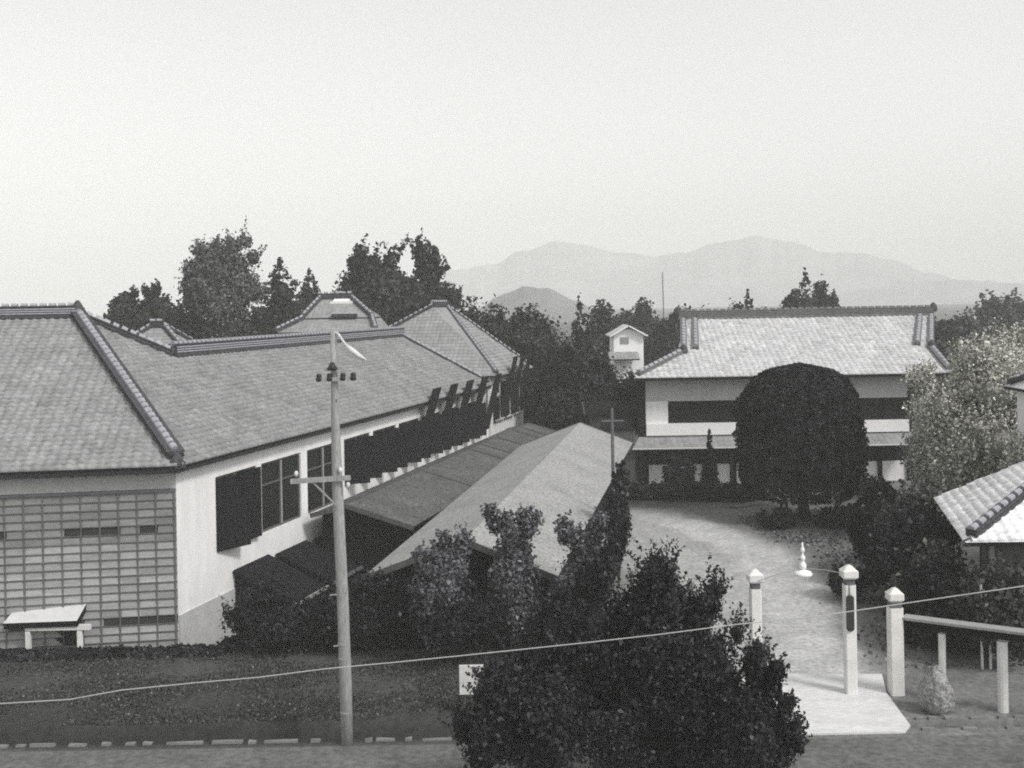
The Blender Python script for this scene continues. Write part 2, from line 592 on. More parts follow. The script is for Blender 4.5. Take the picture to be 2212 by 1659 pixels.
def ground_tone(x, y):
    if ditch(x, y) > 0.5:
        return 0.014  # near-black: weeds, plus the ditch's shade put into the ground tone
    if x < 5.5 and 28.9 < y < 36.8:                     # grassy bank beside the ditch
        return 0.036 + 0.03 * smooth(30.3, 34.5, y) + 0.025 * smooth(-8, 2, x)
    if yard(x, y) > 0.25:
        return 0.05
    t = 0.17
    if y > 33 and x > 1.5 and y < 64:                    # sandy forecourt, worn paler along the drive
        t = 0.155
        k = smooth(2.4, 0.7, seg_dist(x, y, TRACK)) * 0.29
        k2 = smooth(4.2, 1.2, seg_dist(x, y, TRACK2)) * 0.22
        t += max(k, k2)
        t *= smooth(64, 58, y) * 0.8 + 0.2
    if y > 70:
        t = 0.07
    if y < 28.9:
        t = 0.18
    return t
xs = sorted(set([-2600, -1200, -600, -300, -150, -100, -70, -50, -40, -32, -26, -22] + [round(-20 + 0.4 * i, 3) for i in range(117)] + [5.4, 5.6, 10.0, 10.2, 30, 36, 45, 60, 80, 120, 200, 400, 900, 1600, 2600]))
ys = sorted(set([-60, -20, 0, 10, 20, 25, 28, 28.94, 28.96, 29.0, 29.03, 29.48, 29.51, 30.06, 30.12, 30.3] + [round(30.6 + 0.4 * i, 3) for i in range(100)] + [72, 75, 80, 90, 110, 140, 180, 250, 350, 450, 700, 1000, 1400, 2000, 2600]))
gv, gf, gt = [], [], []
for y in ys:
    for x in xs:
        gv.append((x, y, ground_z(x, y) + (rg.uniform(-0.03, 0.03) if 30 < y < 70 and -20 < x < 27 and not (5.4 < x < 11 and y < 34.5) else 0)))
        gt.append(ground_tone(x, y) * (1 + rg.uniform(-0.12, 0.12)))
nx = len(xs)
for j in range(len(ys) - 1):
    for i in range(nx - 1):
        gf.append((j * nx + i, j * nx + i + 1, (j + 1) * nx + i + 1, (j + 1) * nx + i))
gm = bpy.data.meshes.new('ground')
gm.from_pydata(gv, [], gf)
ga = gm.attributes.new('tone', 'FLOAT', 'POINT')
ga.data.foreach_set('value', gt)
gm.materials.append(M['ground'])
gm.polygons.foreach_set('use_smooth', [True] * len(gf))
go = bpy.data.objects.new('ground', gm)
COL.objects.link(go)
structure(go)

mb = MB()
mb.hexa([Vector(p) for p in ((-60, 20, -0.1), (60, 20, -0.1), (60, 28.42, -0.1), (-60, 28.42, -0.1))], [Vector(p) for p in ((-60, 20, 0.02), (60, 20, 0.02), (60, 28.42, 0.02), (-60, 28.42, 0.02))])
structure(mb.build('street', M['street']))
# pale concrete apron through the gate
mb = MB()
a = [spot(1560, 1459), spot(1905, 1459), spot(1915, 1500), spot(1966, 1570), spot(1955, 1584), spot(1600, 1592)]
a = [Vector((p.x, p.y, 0)) for p in a]
mb.hexa([p + Vector((0, 0, -0.12)) for p in reversed(a)], [p + Vector((0, 0, 0.05)) for p in reversed(a)])
structure(mb.build('pavement', M['slab']))

def hills(name, prof, D, depth, foot, seed, mat='hill'):
    r = random.Random(seed)
    mb = MB()
    pts = []
    for (u0, v0), (u1, v1) in zip(prof[:-1], prof[1:]):
        n = max(2, int(abs(u1 - u0) / 14))
        for i in range(n):
            t = i / n
            t2 = t * t * (3 - 2 * t)
            pts.append((u0 + (u1 - u0) * t, v0 + (v1 - v0) * t2 + r.uniform(-2.2, 2.2)))
    pts.append(prof[-1])
    rows = []
    for k, (dz, dy) in enumerate(((0.0, -depth * 0.55), (0.45, -depth * 0.3), (0.8, -depth * 0.12), (1.0, 0.0), (0.6, depth * 0.4), (0.0, depth))):
        row = []
        for (u, v) in pts:
            p = dep(u, v, D)
            jit = r.uniform(-0.012, 0.012) if 0 < dz < 1 else 0
            row.append(Vector((p.x * (D + dy) / D, p.y + dy, foot + (p.z - foot) * max(0, dz + jit))))
        rows.append(row)
    for A, B in zip(rows[:-1], rows[1:]):
        for i in range(len(pts) - 1):
            mb.face([A[i], A[i + 1], B[i + 1], B[i]])
    o = mb.build(name, M[mat], smooth=True)
    return structure(o)
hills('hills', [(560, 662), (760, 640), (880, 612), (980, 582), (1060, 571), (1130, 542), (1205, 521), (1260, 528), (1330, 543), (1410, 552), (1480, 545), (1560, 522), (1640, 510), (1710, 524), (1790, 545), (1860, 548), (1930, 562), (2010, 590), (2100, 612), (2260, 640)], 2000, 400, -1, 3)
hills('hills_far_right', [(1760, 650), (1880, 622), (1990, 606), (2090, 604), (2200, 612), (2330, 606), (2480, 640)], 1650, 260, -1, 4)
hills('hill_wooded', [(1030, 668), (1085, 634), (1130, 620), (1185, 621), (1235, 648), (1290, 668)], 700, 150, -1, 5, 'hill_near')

# ------------------------------------------------------------------ foliage
RNG = np.random.default_rng(11)
CLUMP_TONE = np.zeros(0)
def leaf_object(name, P, Nn, S, mat, parent, aspect=1.5, cores=None, O=None):
    n = len(P)
    R = RNG.normal(size=(n, 3))
    A = np.cross(Nn, R)
    A /= np.linalg.norm(A, axis=1)[:, None] + 1e-9
    B = np.cross(Nn, A)
    a = A * (S * aspect * 0.5)[:, None]
    b = B * (S * 0.5)[:, None]
    bend = Nn * (S * 0.12)[:, None]
    V = np.stack([P - a - bend, P - b + bend, P + a - bend, P + b + bend], 1).reshape(-1, 3)
    nv = 4 * n
    vals = np.clip(RNG.normal(0.45, 0.22, n) + (CLUMP_TONE if len(CLUMP_TONE) == n else 0), 0, 1.15)
    fl_ = RNG.uniform(0, 1, n) < 0.035
    vals[fl_] = RNG.uniform(1.3, 2.3, int(fl_.sum()))
    loops = np.arange(nv)
    ls = np.arange(n) * 4
    lt = np.full(n, 4)
    if cores:
        for c, rad in cores:                     # rough inner mass so the crown is not see-through everywhere
            k = 7
            th = np.linspace(0, np.pi, k)
            ph = np.linspace(0, 2 * np.pi, 9)[:-1]
            jit = RNG.uniform(0.75, 1.15, (k, 8))
            g = np.array([[(math.sin(t) * math.cos(p) * jit[i, j] * rad[0] + c[0], math.sin(t) * math.sin(p) * jit[i, j] * rad[1] + c[1], math.cos(t) * jit[i, j] * rad[2] + c[2]) for j, p in enumerate(ph)] for i, t in enumerate(th)])
            base = len(V)
            V = np.vstack([V, g.reshape(-1, 3)])
            q = []
            for i in range(k - 1):
                for j in range(8):
                    q.append((base + i * 8 + j, base + (i + 1) * 8 + j, base + (i + 1) * 8 + (j + 1) % 8, base + i * 8 + (j + 1) % 8))
            q = np.array(q)
            ls = np.concatenate([ls, len(loops) + np.arange(len(q)) * 4])
            lt = np.concatenate([lt, np.full(len(q), 4)])
            loops = np.concatenate([loops, q.ravel()])
            vals = np.concatenate([vals, np.full(len(q), 0.1)])
    if O is not None:
        V = V - np.array(O)
    me = bpy.data.meshes.new(name)
    me.vertices.add(len(V))
    me.vertices.foreach_set('co', V.astype(np.float32).ravel())
    me.loops.add(len(loops))
    me.loops.foreach_set('vertex_index', loops.astype(np.int32))
    me.polygons.add(len(ls))
    me.polygons.foreach_set('loop_start', ls.astype(np.int32))
    me.polygons.foreach_set('loop_total', lt.astype(np.int32))
    at = me.attributes.new('leaf', 'FLOAT', 'FACE')
    at.data.foreach_set('value', vals.astype(np.float32))
    me.materials.append(mat)
    me.update()
    me.validate()
    o = bpy.data.objects.new(name, me)
    COL.objects.link(o)
    if parent is not None:
        o.parent = parent
    return o
def scatter(clumps, n, size, up=0.25, shell=0.45, flat=1.0):
    """clumps: list of (centre, radii). Leaves crowd each clump's outer part."""
    C = np.array([c for c, r in clumps], float)
    Rr = np.array([r for c, r in clumps], float)
    w = (Rr[:, 0] * Rr[:, 1] * Rr[:, 2]) ** (2 / 3)
    idx = RNG.choice(len(C), n, p=w / w.sum())
    d = RNG.normal(size=(n, 3))
    d /= np.linalg.norm(d, axis=1)[:, None]
    rad = RNG.uniform(0, 1, n) ** shell
    rad *= 1 + 0.16 * RNG.normal(size=n)
    P = C[idx] + d * Rr[idx] * rad[:, None]
    Nn = d * 0.7 + RNG.normal(size=(n, 3)) * 0.6 + np.array([0, 0, up])
    Nn /= np.linalg.norm(Nn, axis=1)[:, None]
    S = size * RNG.uniform(0.6, 1.35, n)
    global CLUMP_TONE
    CLUMP_TONE = RNG.normal(0, 0.2, len(C))[idx] 
    return P, Nn, S
def sprays(clumps, n, length, size, upw=0.7):
    """thin twigs of leaves poking out of the crown's outer surface"""
    C = np.array([c for c, r in clumps], float)
    Rr = np.array([r for c, r in clumps], float)
    idx = RNG.integers(0, len(C), n)
    d = RNG.normal(size=(n, 3))
    d[:, 2] = np.abs(d[:, 2]) * 0.8
    d /= np.linalg.norm(d, axis=1)[:, None]
    st = C[idx] + d * Rr[idx] * 0.85
    dr = d * 0.7 + np.array([0, 0, upw]) + RNG.normal(size=(n, 3)) * 0.25
    dr /= np.linalg.norm(dr, axis=1)[:, None]
    L = length * RNG.uniform(0.4, 1.3, n)
    k = 14
    t = np.tile(np.linspace(0.05, 1, k), n)
    ii = np.repeat(np.arange(n), k)
    wdt = (1 - t * 0.75) * size * 0.8
    P = st[ii] + dr[ii] * (L[ii] * t)[:, None] + RNG.normal(size=(n * k, 3)) * wdt[:, None]
    Nn = RNG.normal(size=(n * k, 3)) + dr[ii] * 0.2
    Nn /= np.linalg.norm(Nn, axis=1)[:, None]
    return P, Nn, size * RNG.uniform(0.5, 1.2, n * k)
def fill_clumps(c, rad, k, frac=0.36, taper=0.0, rnd=None):
    r = rnd or random.Random(1)
    out = []
    for _ in range(k):
        while True:
            x, y, z = (r.uniform(-1, 1) for _ in range(3))
            lim = 1 - taper * (z * 0.5 + 0.5)
            if (x * x + y * y) / max(0.05, lim * lim) + z * z < 1:
                break
        f = frac * r.uniform(0.7, 1.25)
        out.append(((c[0] + x * rad[0] * 0.78, c[1] + y * rad[1] * 0.78, c[2] + z * rad[2] * 0.78), (rad[0] * f, rad[1] * f, max(rad[2] * f * 0.85, min(rad[0] * f, rad[2] * 0.5)))))
    return out
def trunk_mesh(base, top, r0, root, limbs=4, rnd=None, spread=1.0):
    r = rnd or random.Random(2)
    mb = MB()
    base, top = Vector(base), Vector(top)
    n = 6
    pts = [base.lerp(top, i / (n - 1)) + Vector((r.uniform(-1, 1), r.uniform(-1, 1), 0)) * r0 * (0.5 if 0 < i else 0) for i in range(n)]
    mb.tube(pts, [r0 * (1.15 - 0.85 * i / (n - 1)) for i in range(n)], 7)
    for k in range(limbs):
        t = r.uniform(0.35, 0.85)
        p = base.lerp(top, t)
        an = r.uniform(0, 6.28)
        L = spread * r.uniform(0.6, 1.1)
        q = p + Vector((math.cos(an) * L, math.sin(an) * L, L * r.uniform(0.5, 1.0)))
        mid = p.lerp(q, 0.5) + Vector((0, 0, -0.08 * L))
        mb.tube([p, mid, q], [r0 * 0.45, r0 * 0.3, r0 * 0.12], 5)
    return mb.build('trunk', M['bark'], root, smooth=True)
def tree(kind, label, u0, u1, vt, D, gz, mat, n, size, low=0.25, group=None, name='broadleaf_tree', cat='tree', k=14, seed=0, tops=None, vb=None, frac=0.36, shell=0.45, taper=0.2, core=True, wide=1.0):
    r = random.Random(seed + int(u0))
    um = (u0 + u1) / 2
    pt = dep(um, vt, D)
    h = pt.z - gz
    W = (u1 - u0) / F_PX * D / 2 * wide
    base = Vector((pt.x, D, gz))
    root = thing(name, label, cat, base, group)
    zb = (dep(um, vb, D).z if vb is not None else gz + h * low)
    cz, rz = (pt.z + zb) / 2, (pt.z - zb) / 2
    if kind == 'broad':
        cl = fill_clumps((base.x, D, cz), (W, W * 0.95, rz), k, frac, taper, r)
        cl.append(((base.x, D, cz), (W * 0.78, W * 0.75, rz * 0.8)))
        if tops:
            for (tu, tv, tr) in tops:
                p = dep(tu, tv, D + r.uniform(-0.5, 0.5) * W)
                rr = tr / F_PX * D
                cl.append(((p.x, p.y, p.z - rr), (rr, rr, rr * 1.1)))
                cl.append(((p.x * 0.6 + base.x * 0.4, p.y, p.z - 2.6 * rr), (rr * 1.1, rr * 1.1, rr * 1.5)))
        P, Nn, S = scatter(cl, n, size, shell=shell)
        cores = [(c, [q * 0.62 for q in rad]) for c, rad in cl] if core else None
    elif kind == 'conifer':
        cl = []
        L = max(7, k)
        for i in range(L):
            t = i / (L - 1)
            zz = zb + (pt.z - zb) * (t * 0.97)
            ww = W * 1.7 * (1 - t) ** 0.8 * r.uniform(0.75, 1.1) + W * 0.12
            m_ = max(3, int(7 * (1 - t)) + 2)
            for j in range(m_):
                an = 6.283 * j / m_ + r.uniform(-0.4, 0.4)
                q = ww * r.uniform(0.45, 0.8)
                cl.append(((base.x + math.cos(an) * q, D + math.sin(an) * q, zz - q * 0.18), (ww * 0.42, ww * 0.42, (pt.z - zb) / L * 0.75)))
        cl.append(((base.x, D, pt.z - (pt.z - zb) * 0.04), (W * 0.10, W * 0.10, (pt.z - zb) * 0.07)))
        P, Nn, S = scatter(cl, n, size, up=0.1, shell=shell)
        cores = [((base.x, D, cz - rz * 0.2), (W * 0.45, W * 0.45, rz * 0.7))] if core else None
    else:  # plume: many upright feathery sprays
        cl = []
        for i in range(k):
            an, q = r.uniform(0, 6.283), math.sqrt(r.uniform(0, 1))
            x, y = base.x + math.cos(an) * q * W * 0.78, D + math.sin(an) * q * W * 0.78
            top = zb + (pt.z - zb) * (1 - 0.35 * q ** 3) * r.uniform(0.55, 1.0)
            for s_ in range(5):
                t = s_ / 4
                zz = zb + (top - zb) * (0.2 + 0.8 * t)
                ww = W * (0.40 - 0.22 * t)
                ox = (x - base.x) * (0.5 + 0.5 * t)
                cl.append(((base.x + ox + r.uniform(-1, 1) * ww * 0.4, y, zz), (ww, ww, (top - zb) * 0.14)))
        if tops:
            for (tu, tv, tr) in tops:
                p = dep(tu, tv, D)
                rr = tr / F_PX * D
                cl.append(((p.x, p.y, p.z - rr), (rr * 0.9, rr, rr * 1.3)))
                cl.append(((p.x, p.y, p.z - 2.5 * rr), (rr * 1.2, rr, rr * 1.5)))
        P, Nn, S = scatter(cl, n, size, up=0.0, shell=0.55)
        cores = [((base.x, D, zb + (pt.z - zb) * 0.38), (W * 0.74, W * 0.7, (pt.z - zb) * 0.40))] if core else None
    if kind == 'broad':
        global CLUMP_TONE
        P2, N2, S2 = sprays(cl, 70, W * 0.3, size * 0.9)
        P, Nn, S = np.vstack([P, P2]), np.vstack([Nn, N2]), np.concatenate([S, S2])
        CLUMP_TONE = np.concatenate([CLUMP_TONE, RNG.normal(0.1, 0.15, len(P2))])
    O = ORIGIN[root.name]
    leaf_object('crown', P, Nn, S, mat, root, cores=cores, O=O)
    trunk_mesh(base, (base.x, D, zb + (pt.z - zb) * 0.6), max(0.05, min(0.3, W * 0.09)), root, 4, r, W * 0.6)
    return root
# ------------------------------------------------------------------ the long tiled hall on the left
ZE = 5.85
HC = spot(388, 1006, ZE)
HE = spot(1072, 829, ZE)
HF = spot(0, 1020, ZE)
W_ = (HE - HC).normalized()                    # along the wing, away from us
W_.z = 0
NL = Vector((-W_.y, W_.x, 0))                  # from the wing's eave inwards
SL = 0.565
NP = W_.cross(NL + Vector((0, 0, SL)))         # normal of the right roof slope
FD = (HC - HF); FD.z = 0; FD.normalize()       # along the front eave to the right
FB = Vector((-FD.y, FD.x, 0))                  # from the front eave inwards
APEX = hit(168, 686, HC, NP)
R0 = hit(373, 771, HC, NP)
R1 = hit(868, 727, HC, NP)
zr = (R0.z + R1.z) / 2
def on_slope(p, z):                            # slide along the slope to height z
    q = p.copy()
    q += (NL + Vector((0, 0, SL))) * ((z - p.z) / SL)
    q.z = z
    return q
R0, R1 = on_slope(R0, zr), on_slope(R1, zr)
HEe = HC + W_ * ((R1 - HC).dot(W_) + 1.2)
HFl = HC - FD * 24
APl = APEX - FD * 20
hall = thing('wooden_hall', 'large L-shaped wooden hall with grey tiled hip roof and lattice boarded front wall', 'hall', (HC.x, HC.y, YARD_Z))
mb = MB()
mb.slab([HC, HEe, R1, R0, APEX], 0.16, W_)
mb.slab([HFl, HC, APEX, APl], 0.16, FD)
wl_ = (R0 - HC).dot(NL)
bk0, bk1 = R0 + NL * wl_ - Vector((0, 0, wl_ * SL)), R1 + NL * wl_ - Vector((0, 0, wl_ * SL))
mb.slab([R1, R0, bk0, bk1], 0.16, W_)
mb.slab([APEX, R0, bk0, APl + FB * 9 - Vector((0, 0, 5.0))], 0.16, FD)
mb.slab([APEX, APl + FB * 9 - Vector((0, 0, 5.0)), APl], 0.16, FD)
roof = mb.build('roof', [M['tile'], M['eave']], hall)
tile_field([HC, HEe, R1, R0, APEX], W_, roof, M['tile_real'], 0.225, seed=2)  # right slope toned darker than the front one, for its dimmer light
tile_field([HC - FD * 13, HC, APEX, APEX - FD * 13], FD, roof, M['tile_real'], 0.26, seed=3)
def sub_ridge(segs, parent, name='ridge', mats=None):       # one run of ridge courses with its row of cap tiles
    for s_ in segs:
        mb = MB()
        ridge_run(mb, *s_)
        mb.build(name, mats or [M['ridge'], M['ridge_cap']], parent)
up = Vector((0, 0, 1))
sub_ridge([(R0, R1, 0.40, 0.5, 0.36, 0.12)], hall)
sub_ridge([(APl, APEX, 0.40, 0.45, 0.36, 0.12)], hall)
sub_ridge([(APEX + up * 0.0, HC - W_ * 0 + (APEX - HC).normalized() * 0.35, 0.52, 0.26, 0.36, 0.14)], hall)
sub_ridge([(APEX, R0, 0.36, 0.25, 0.36, 0.13)], hall)
sub_ridge([(R1 - W_ * 0.1, HEe - W_ * 0.1 + (R1 - HEe).normalized() * 0.2, 0.30, 0.14, 0.36, 0.11)], hall)
for p, s_, ax in ((APEX + up * 0.5, 0.7, FD), (R1 + up * 0.5, 0.55, NL), (HC + (APEX - HC).normalized() * 0.25 + up * 0.1, 0.7, FD), (R0 + up * 0.45, 0.4, NL)):
    a = Vector(ax)                               # ogre tiles at the ridge ends
    mb = MB()
    mb.lathe(p - up * 0.3, [(0.26 * s_, 0), (0.34 * s_, 0.15), (0.30 * s_, 0.42 * s_), (0.16 * s_, 0.62 * s_), (0.05, 0.72 * s_)], 8)
    mb.box(p - up * 0.3, 0.75 * s_, 0.24 * s_, 0.3 * s_, a)
    mb.build('ridge_end_tile', M['ridge'], hall, smooth=False)
# walls
OV_W, OV_F = 0.45, 0.62
fw0 = HC + FB * OV_F
ww0 = HC + NL * OV_W
den = FD.x * W_.y - FD.y * W_.x
dd = ww0 - fw0
CORN = fw0 + FD * ((dd.x * W_.y - dd.y * W_.x) / den)
CORN.z = 0
ZW = ZE - 0.08
mb = MB()                                        # plaster band under the front eave, and the core wall
L_F = 24.5
th = 0.25
q0, q1 = CORN - FD * L_F, CORN
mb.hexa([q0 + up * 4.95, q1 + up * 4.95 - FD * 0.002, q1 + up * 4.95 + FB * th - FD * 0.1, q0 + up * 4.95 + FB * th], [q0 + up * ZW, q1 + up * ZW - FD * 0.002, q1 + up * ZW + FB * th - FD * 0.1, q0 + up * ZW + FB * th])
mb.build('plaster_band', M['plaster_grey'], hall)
rb = random.Random(8)
mb, bt = MB(), MB()
rows, cw = 21, 0.6
zs = [YARD_Z + 0.2 + (4.95 - (YARD_Z + 0.2)) * i / (rows + 1) for i in range(rows + 2)]
for i in range(rows + 1):
    x = 0.0
    j = 0
    while x < L_F:
        x1 = min(L_F, x + cw)
        a0, a1 = CORN - FD * x, CORN - FD * x1
        out = -FB * 0.05
        t = (0.32 if i < 16 else 0.22) * rb.uniform(0.8, 1.15)  # upper rows darker: eave shadow put into the board tone
        vent = (i in (6, 17)) and rb.random() < 0.42
        if vent:
            t = 0.03
        mb.face([a1 + up * zs[i] + out, a0 + up * zs[i] + out, a0 + up * (zs[i + 1] + 0.0), a1 + up * (zs[i + 1])], tone=t)
        mb.face([a1 + up * zs[i], a0 + up * zs[i], a0 + up * zs[i] + out, a1 + up * zs[i] + out], tone=0.05)
        x = x1
        j += 1
    a0, a1 = CORN, CORN - FD * L_F
    bt.beam(a0 + up * (zs[i] - 0.015) - FB * 0.035, a1 + up * (zs[i] - 0.015) - FB * 0.035, 0.045, 0.026)
x = 0.06
while x < L_F:
    a0 = CORN - FD * x - FB * 0.05
    bt.box(a0 + up * (YARD_Z + 0.2), 0.03 + 0.018 * rb.random(), 0.05, 4.95 - YARD_Z - 0.2, FD)
    x += cw
bt.box(CORN - FD * (L_F / 2) - FB * 0.04 + up * 4.93, L_F, 0.1, 0.09, FD)
mb.hexa([CORN - FD * L_F + up * YARD_Z + FB * 0.05, CORN + up * YARD_Z + FB * 0.05 - FD * 0.003, CORN + up * YARD_Z + FB * 0.2 - FD * 0.1, CORN - FD * L_F + up * YARD_Z + FB * 0.2],
        [CORN - FD * L_F + up * 4.94 + FB * 0.05, CORN + up * 4.94 + FB * 0.05 - FD * 0.003, CORN + up * 4.94 + FB * 0.2 - FD * 0.1, CORN - FD * L_F + up * 4.94 + FB * 0.2], tone=0.1)
fwall = mb.build('boarded_wall', M['board'], hall, tone=True)
bt.build('batten_grid', M['batten'], fwall)
# eave trim along the front and the wing
mb = MB()
mb.beam(HFl + up * -0.17 + FB * 0.1, HC + up * -0.17 + FB * 0.1, 0.10, 0.16)
mb.beam(HC + up * -0.17 + NL * 0.1, HEe + up * -0.17 + NL * 0.1, 0.10, 0.12)
for k in range(60):
    p = HFl + FD * (0.4 * k + 0.2)
    mb.beam(p + FB * 0.12 - up * 0.24, p + FB * 0.9 - up * (0.24 - 0.75 * 0.49), 0.07, 0.09)
mb.build('eave', M['eave'], hall)
# wing wall with window bays
LW = (HEe - HC).dot(W_) - 0.7
BAYS = [(2.55, 5.55), (5.95, 9.35), (9.95, 13.2)]
t = 13.75
while t < LW - 1.6:
    BAYS.append((t, t + 3.0))
    t += 3.4
    if BAYS[-1][1] > LW - 1.0:
        BAYS.pop()
        break
WZ0, WZ1 = 2.32, 5.0
def wp(t, z, o=0.0):
    return CORN + W_ * t + up * z - NL * o
mb = MB()
def wall_piece(t0, t1, z0, z1, o=0.0, th=0.22):
    mb.hexa([wp(t0, z0, o), wp(t1, z0, o), wp(t1, z0, -th), wp(t0, z0, -th)], [wp(t0, z1, o), wp(t1, z1, o), wp(t1, z1, -th), wp(t0, z1, -th)])
wall_piece(0, LW, YARD_Z, WZ0)
wall_piece(0, LW, WZ1, ZW - 0.02)
prev = 0.0
for a, b in BAYS:
    wall_piece(prev, a, WZ0, WZ1)
    if a > 13.4:
        wall_piece(a, b, WZ0, 2.85)
    prev = b
wall_piece(prev, LW, WZ0, WZ1)
swall = mb.build('white_wall', M['plaster'], hall)
mb = MB()
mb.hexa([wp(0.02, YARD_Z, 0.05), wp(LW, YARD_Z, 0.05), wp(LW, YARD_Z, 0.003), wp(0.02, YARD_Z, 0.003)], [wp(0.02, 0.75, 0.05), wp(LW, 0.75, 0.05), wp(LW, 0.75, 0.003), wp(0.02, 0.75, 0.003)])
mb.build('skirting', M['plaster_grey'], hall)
mb = MB()
mb.hexa([wp(LW, YARD_Z, 0.12), wp(LW + 0.35, YARD_Z, 0.12), wp(LW + 0.35, YARD_Z, -0.3), wp(LW, YARD_Z, -0.3)], [wp(LW, ZW - 0.1, 0.12), wp(LW + 0.35, ZW - 0.1, 0.12), wp(LW + 0.35, ZW - 0.1, -0.3), wp(LW, ZW - 0.1, -0.3)])
mb.hexa([wp(LW, YARD_Z, -0.31), wp(LW + 0.3, YARD_Z, -0.31), wp(LW + 0.3, YARD_Z, -2 * wl_ + 0.7), wp(LW, YARD_Z, -2 * wl_ + 0.7)], [wp(LW, ZW - 0.1, -0.31), wp(LW + 0.3, ZW - 0.1, -0.31), wp(LW + 0.3, ZW - 0.1, -2 * wl_ + 0.7), wp(LW, ZW - 0.1, -2 * wl_ + 0.7)])
mb.build('end_wall', M['plaster'], hall)
for i, (a, b) in enumerate(BAYS):
    fr, gl = MB(), MB()
    m_ = (a + b) / 2
    WZ0 = 2.32 if a < 13.4 else 2.85
    for t0, t1, z0, z1 in ((a, b, WZ1 - 0.08, WZ1), (a, b, WZ0, WZ0 + 0.08), (a, a + 0.08, WZ0 + 0.08, WZ1 - 0.08), (b - 0.08, b, WZ0 + 0.08, WZ1 - 0.08), (m_ - 0.05, m_ + 0.05, WZ0 + 0.08, WZ1 - 0.08), (a + 0.08, m_ - 0.05, 4.1, 4.16), (m_ + 0.05, b - 0.08, 4.1, 4.16)):
        fr.hexa([wp(t0, z0, -0.06), wp(t1, z0, -0.06), wp(t1, z0, -0.12), wp(t0, z0, -0.12)], [wp(t0, z1, -0.06), wp(t1, z1, -0.06), wp(t1, z1, -0.12), wp(t0, z1, -0.12)])
    gl.hexa([wp(a + 0.01, WZ0 + 0.01, -0.125), wp(b - 0.01, WZ0 + 0.01, -0.125), wp(b - 0.01, WZ0 + 0.01, -0.15), wp(a + 0.01, WZ0 + 0.01, -0.15)], [wp(a + 0.01, WZ1 - 0.01, -0.125), wp(b - 0.01, WZ1 - 0.01, -0.125), wp(b - 0.01, WZ1 - 0.01, -0.15), wp(a + 0.01, WZ1 - 0.01, -0.15)])
    w_o = fr.build('window', M['brown_wood'], hall)
    gl.build('pane', M['glass'], w_o)
    if i in (1, 2):
        MB().hexa([wp(m_ - 0.05, WZ0 + 0.09, -0.02), wp(m_ + 0.05, WZ0 + 0.09, -0.02), wp(m_ + 0.05, WZ0 + 0.09, -0.058), wp(m_ - 0.05, WZ0 + 0.09, -0.058)], [wp(m_ - 0.05, WZ1 - 0.09, -0.02), wp(m_ + 0.05, WZ1 - 0.09, -0.02), wp(m_ + 0.05, WZ1 - 0.09, -0.058), wp(m_ - 0.05, WZ1 - 0.09, -0.058)]).build('mullion', M['pole_wood'], w_o)
    # dark hinged shutters standing open from the wall
    if i == 0:
        spans = [(a - 0.02, 1.55, 20, 0.0), (m_ + 0.06, 1.4, 7, 0.0)]
    elif i in (1, 2):
        spans = []
    else:
        spans = [(a, 1.15, 52, 0.10), (m_ + 0.05, 1.1, 50, 0.10)]
    for t0, wd, deg, lift in spans:
        sh = MB()
        an = math.radians(deg)
        e0 = wp(t0, 0, 0.03)
        dirv = (W_ * math.cos(an) - NL * math.sin(an))
        e1 = e0 + dirv * wd
        nv = Vector((-dirv.y, dirv.x, 0)) * 0.03
        z0, z1 = WZ0 + 0.02 + lift, WZ1 - 0.04
        sh.hexa([e0 + up * z0 - nv, e1 + up * z0 - nv, e1 + up * z0 + nv, e0 + up * z0 + nv], [e0 + up * z1 - nv, e1 + up * z1 - nv, e1 + up * z1 + nv, e0 + up * z1 + nv])
        sh.build('shutter', M['dark_wood'], hall)
# tall dark boards leaning past the eave near the far end
for k in range(5):
    t0 = 22.0 + k * 3.0
    mb = MB()
    e0, e1 = wp(t0, 3.2, 0.5), wp(t0 + 2.7, 6.5, 0.62)
    wv = W_ * 0.62
    mb.hexa([e0 - wv, e0 + wv, e0 + wv - NL * 0.07, e0 - wv - NL * 0.07], [e1 - wv, e1 + wv, e1 + wv - NL * 0.07, e1 - wv - NL * 0.07])
    mb.build('leaning_board', M['dark_wood'], hall)
# three dark lean-to roofs against the near part of the wing
for k, (t0, t1) in enumerate(((3.6, 6.3), (6.9, 9.6), (10.3, 14.2))):
    mb = MB()
    z1, z0, o1 = 1.45 - 0.12 * k, 0.35, 2.5
    pl = [wp(t0, z0, o1), wp(t1, z0, o1), wp(t1, z1, 0.06), wp(t0, z1, 0.06)]
    mb.slab(pl, 0.1, W_, mi=0, mi_side=0)
    mb.hexa([wp(t0 + 0.1, YARD_Z, 2.45), wp(t1 - 0.1, YARD_Z, 2.45), wp(t1 - 0.1, YARD_Z, 0.07), wp(t0 + 0.1, YARD_Z, 0.07)], [wp(t0 + 0.1, z0 - 0.1, 2.45), wp(t1 - 0.1, z0 - 0.1, 2.45), wp(t1 - 0.1, z1 - 0.18, 0.07), wp(t0 + 0.1, z1 - 0.18, 0.07)])
    lt = mb.build('lean_to', M['dark_wood'], hall)
    g = MB()
    g.beam(wp(t0, z0 - 0.04, o1 + 0.05), wp(t1, z0 - 0.04, o1 + 0.05), 0.1, 0.1)
    g.build('eave_strip', M['iron'] if k == 0 else M['batten'], lt)  # paler strip on the first lean-to: a lit eave edge given by colour

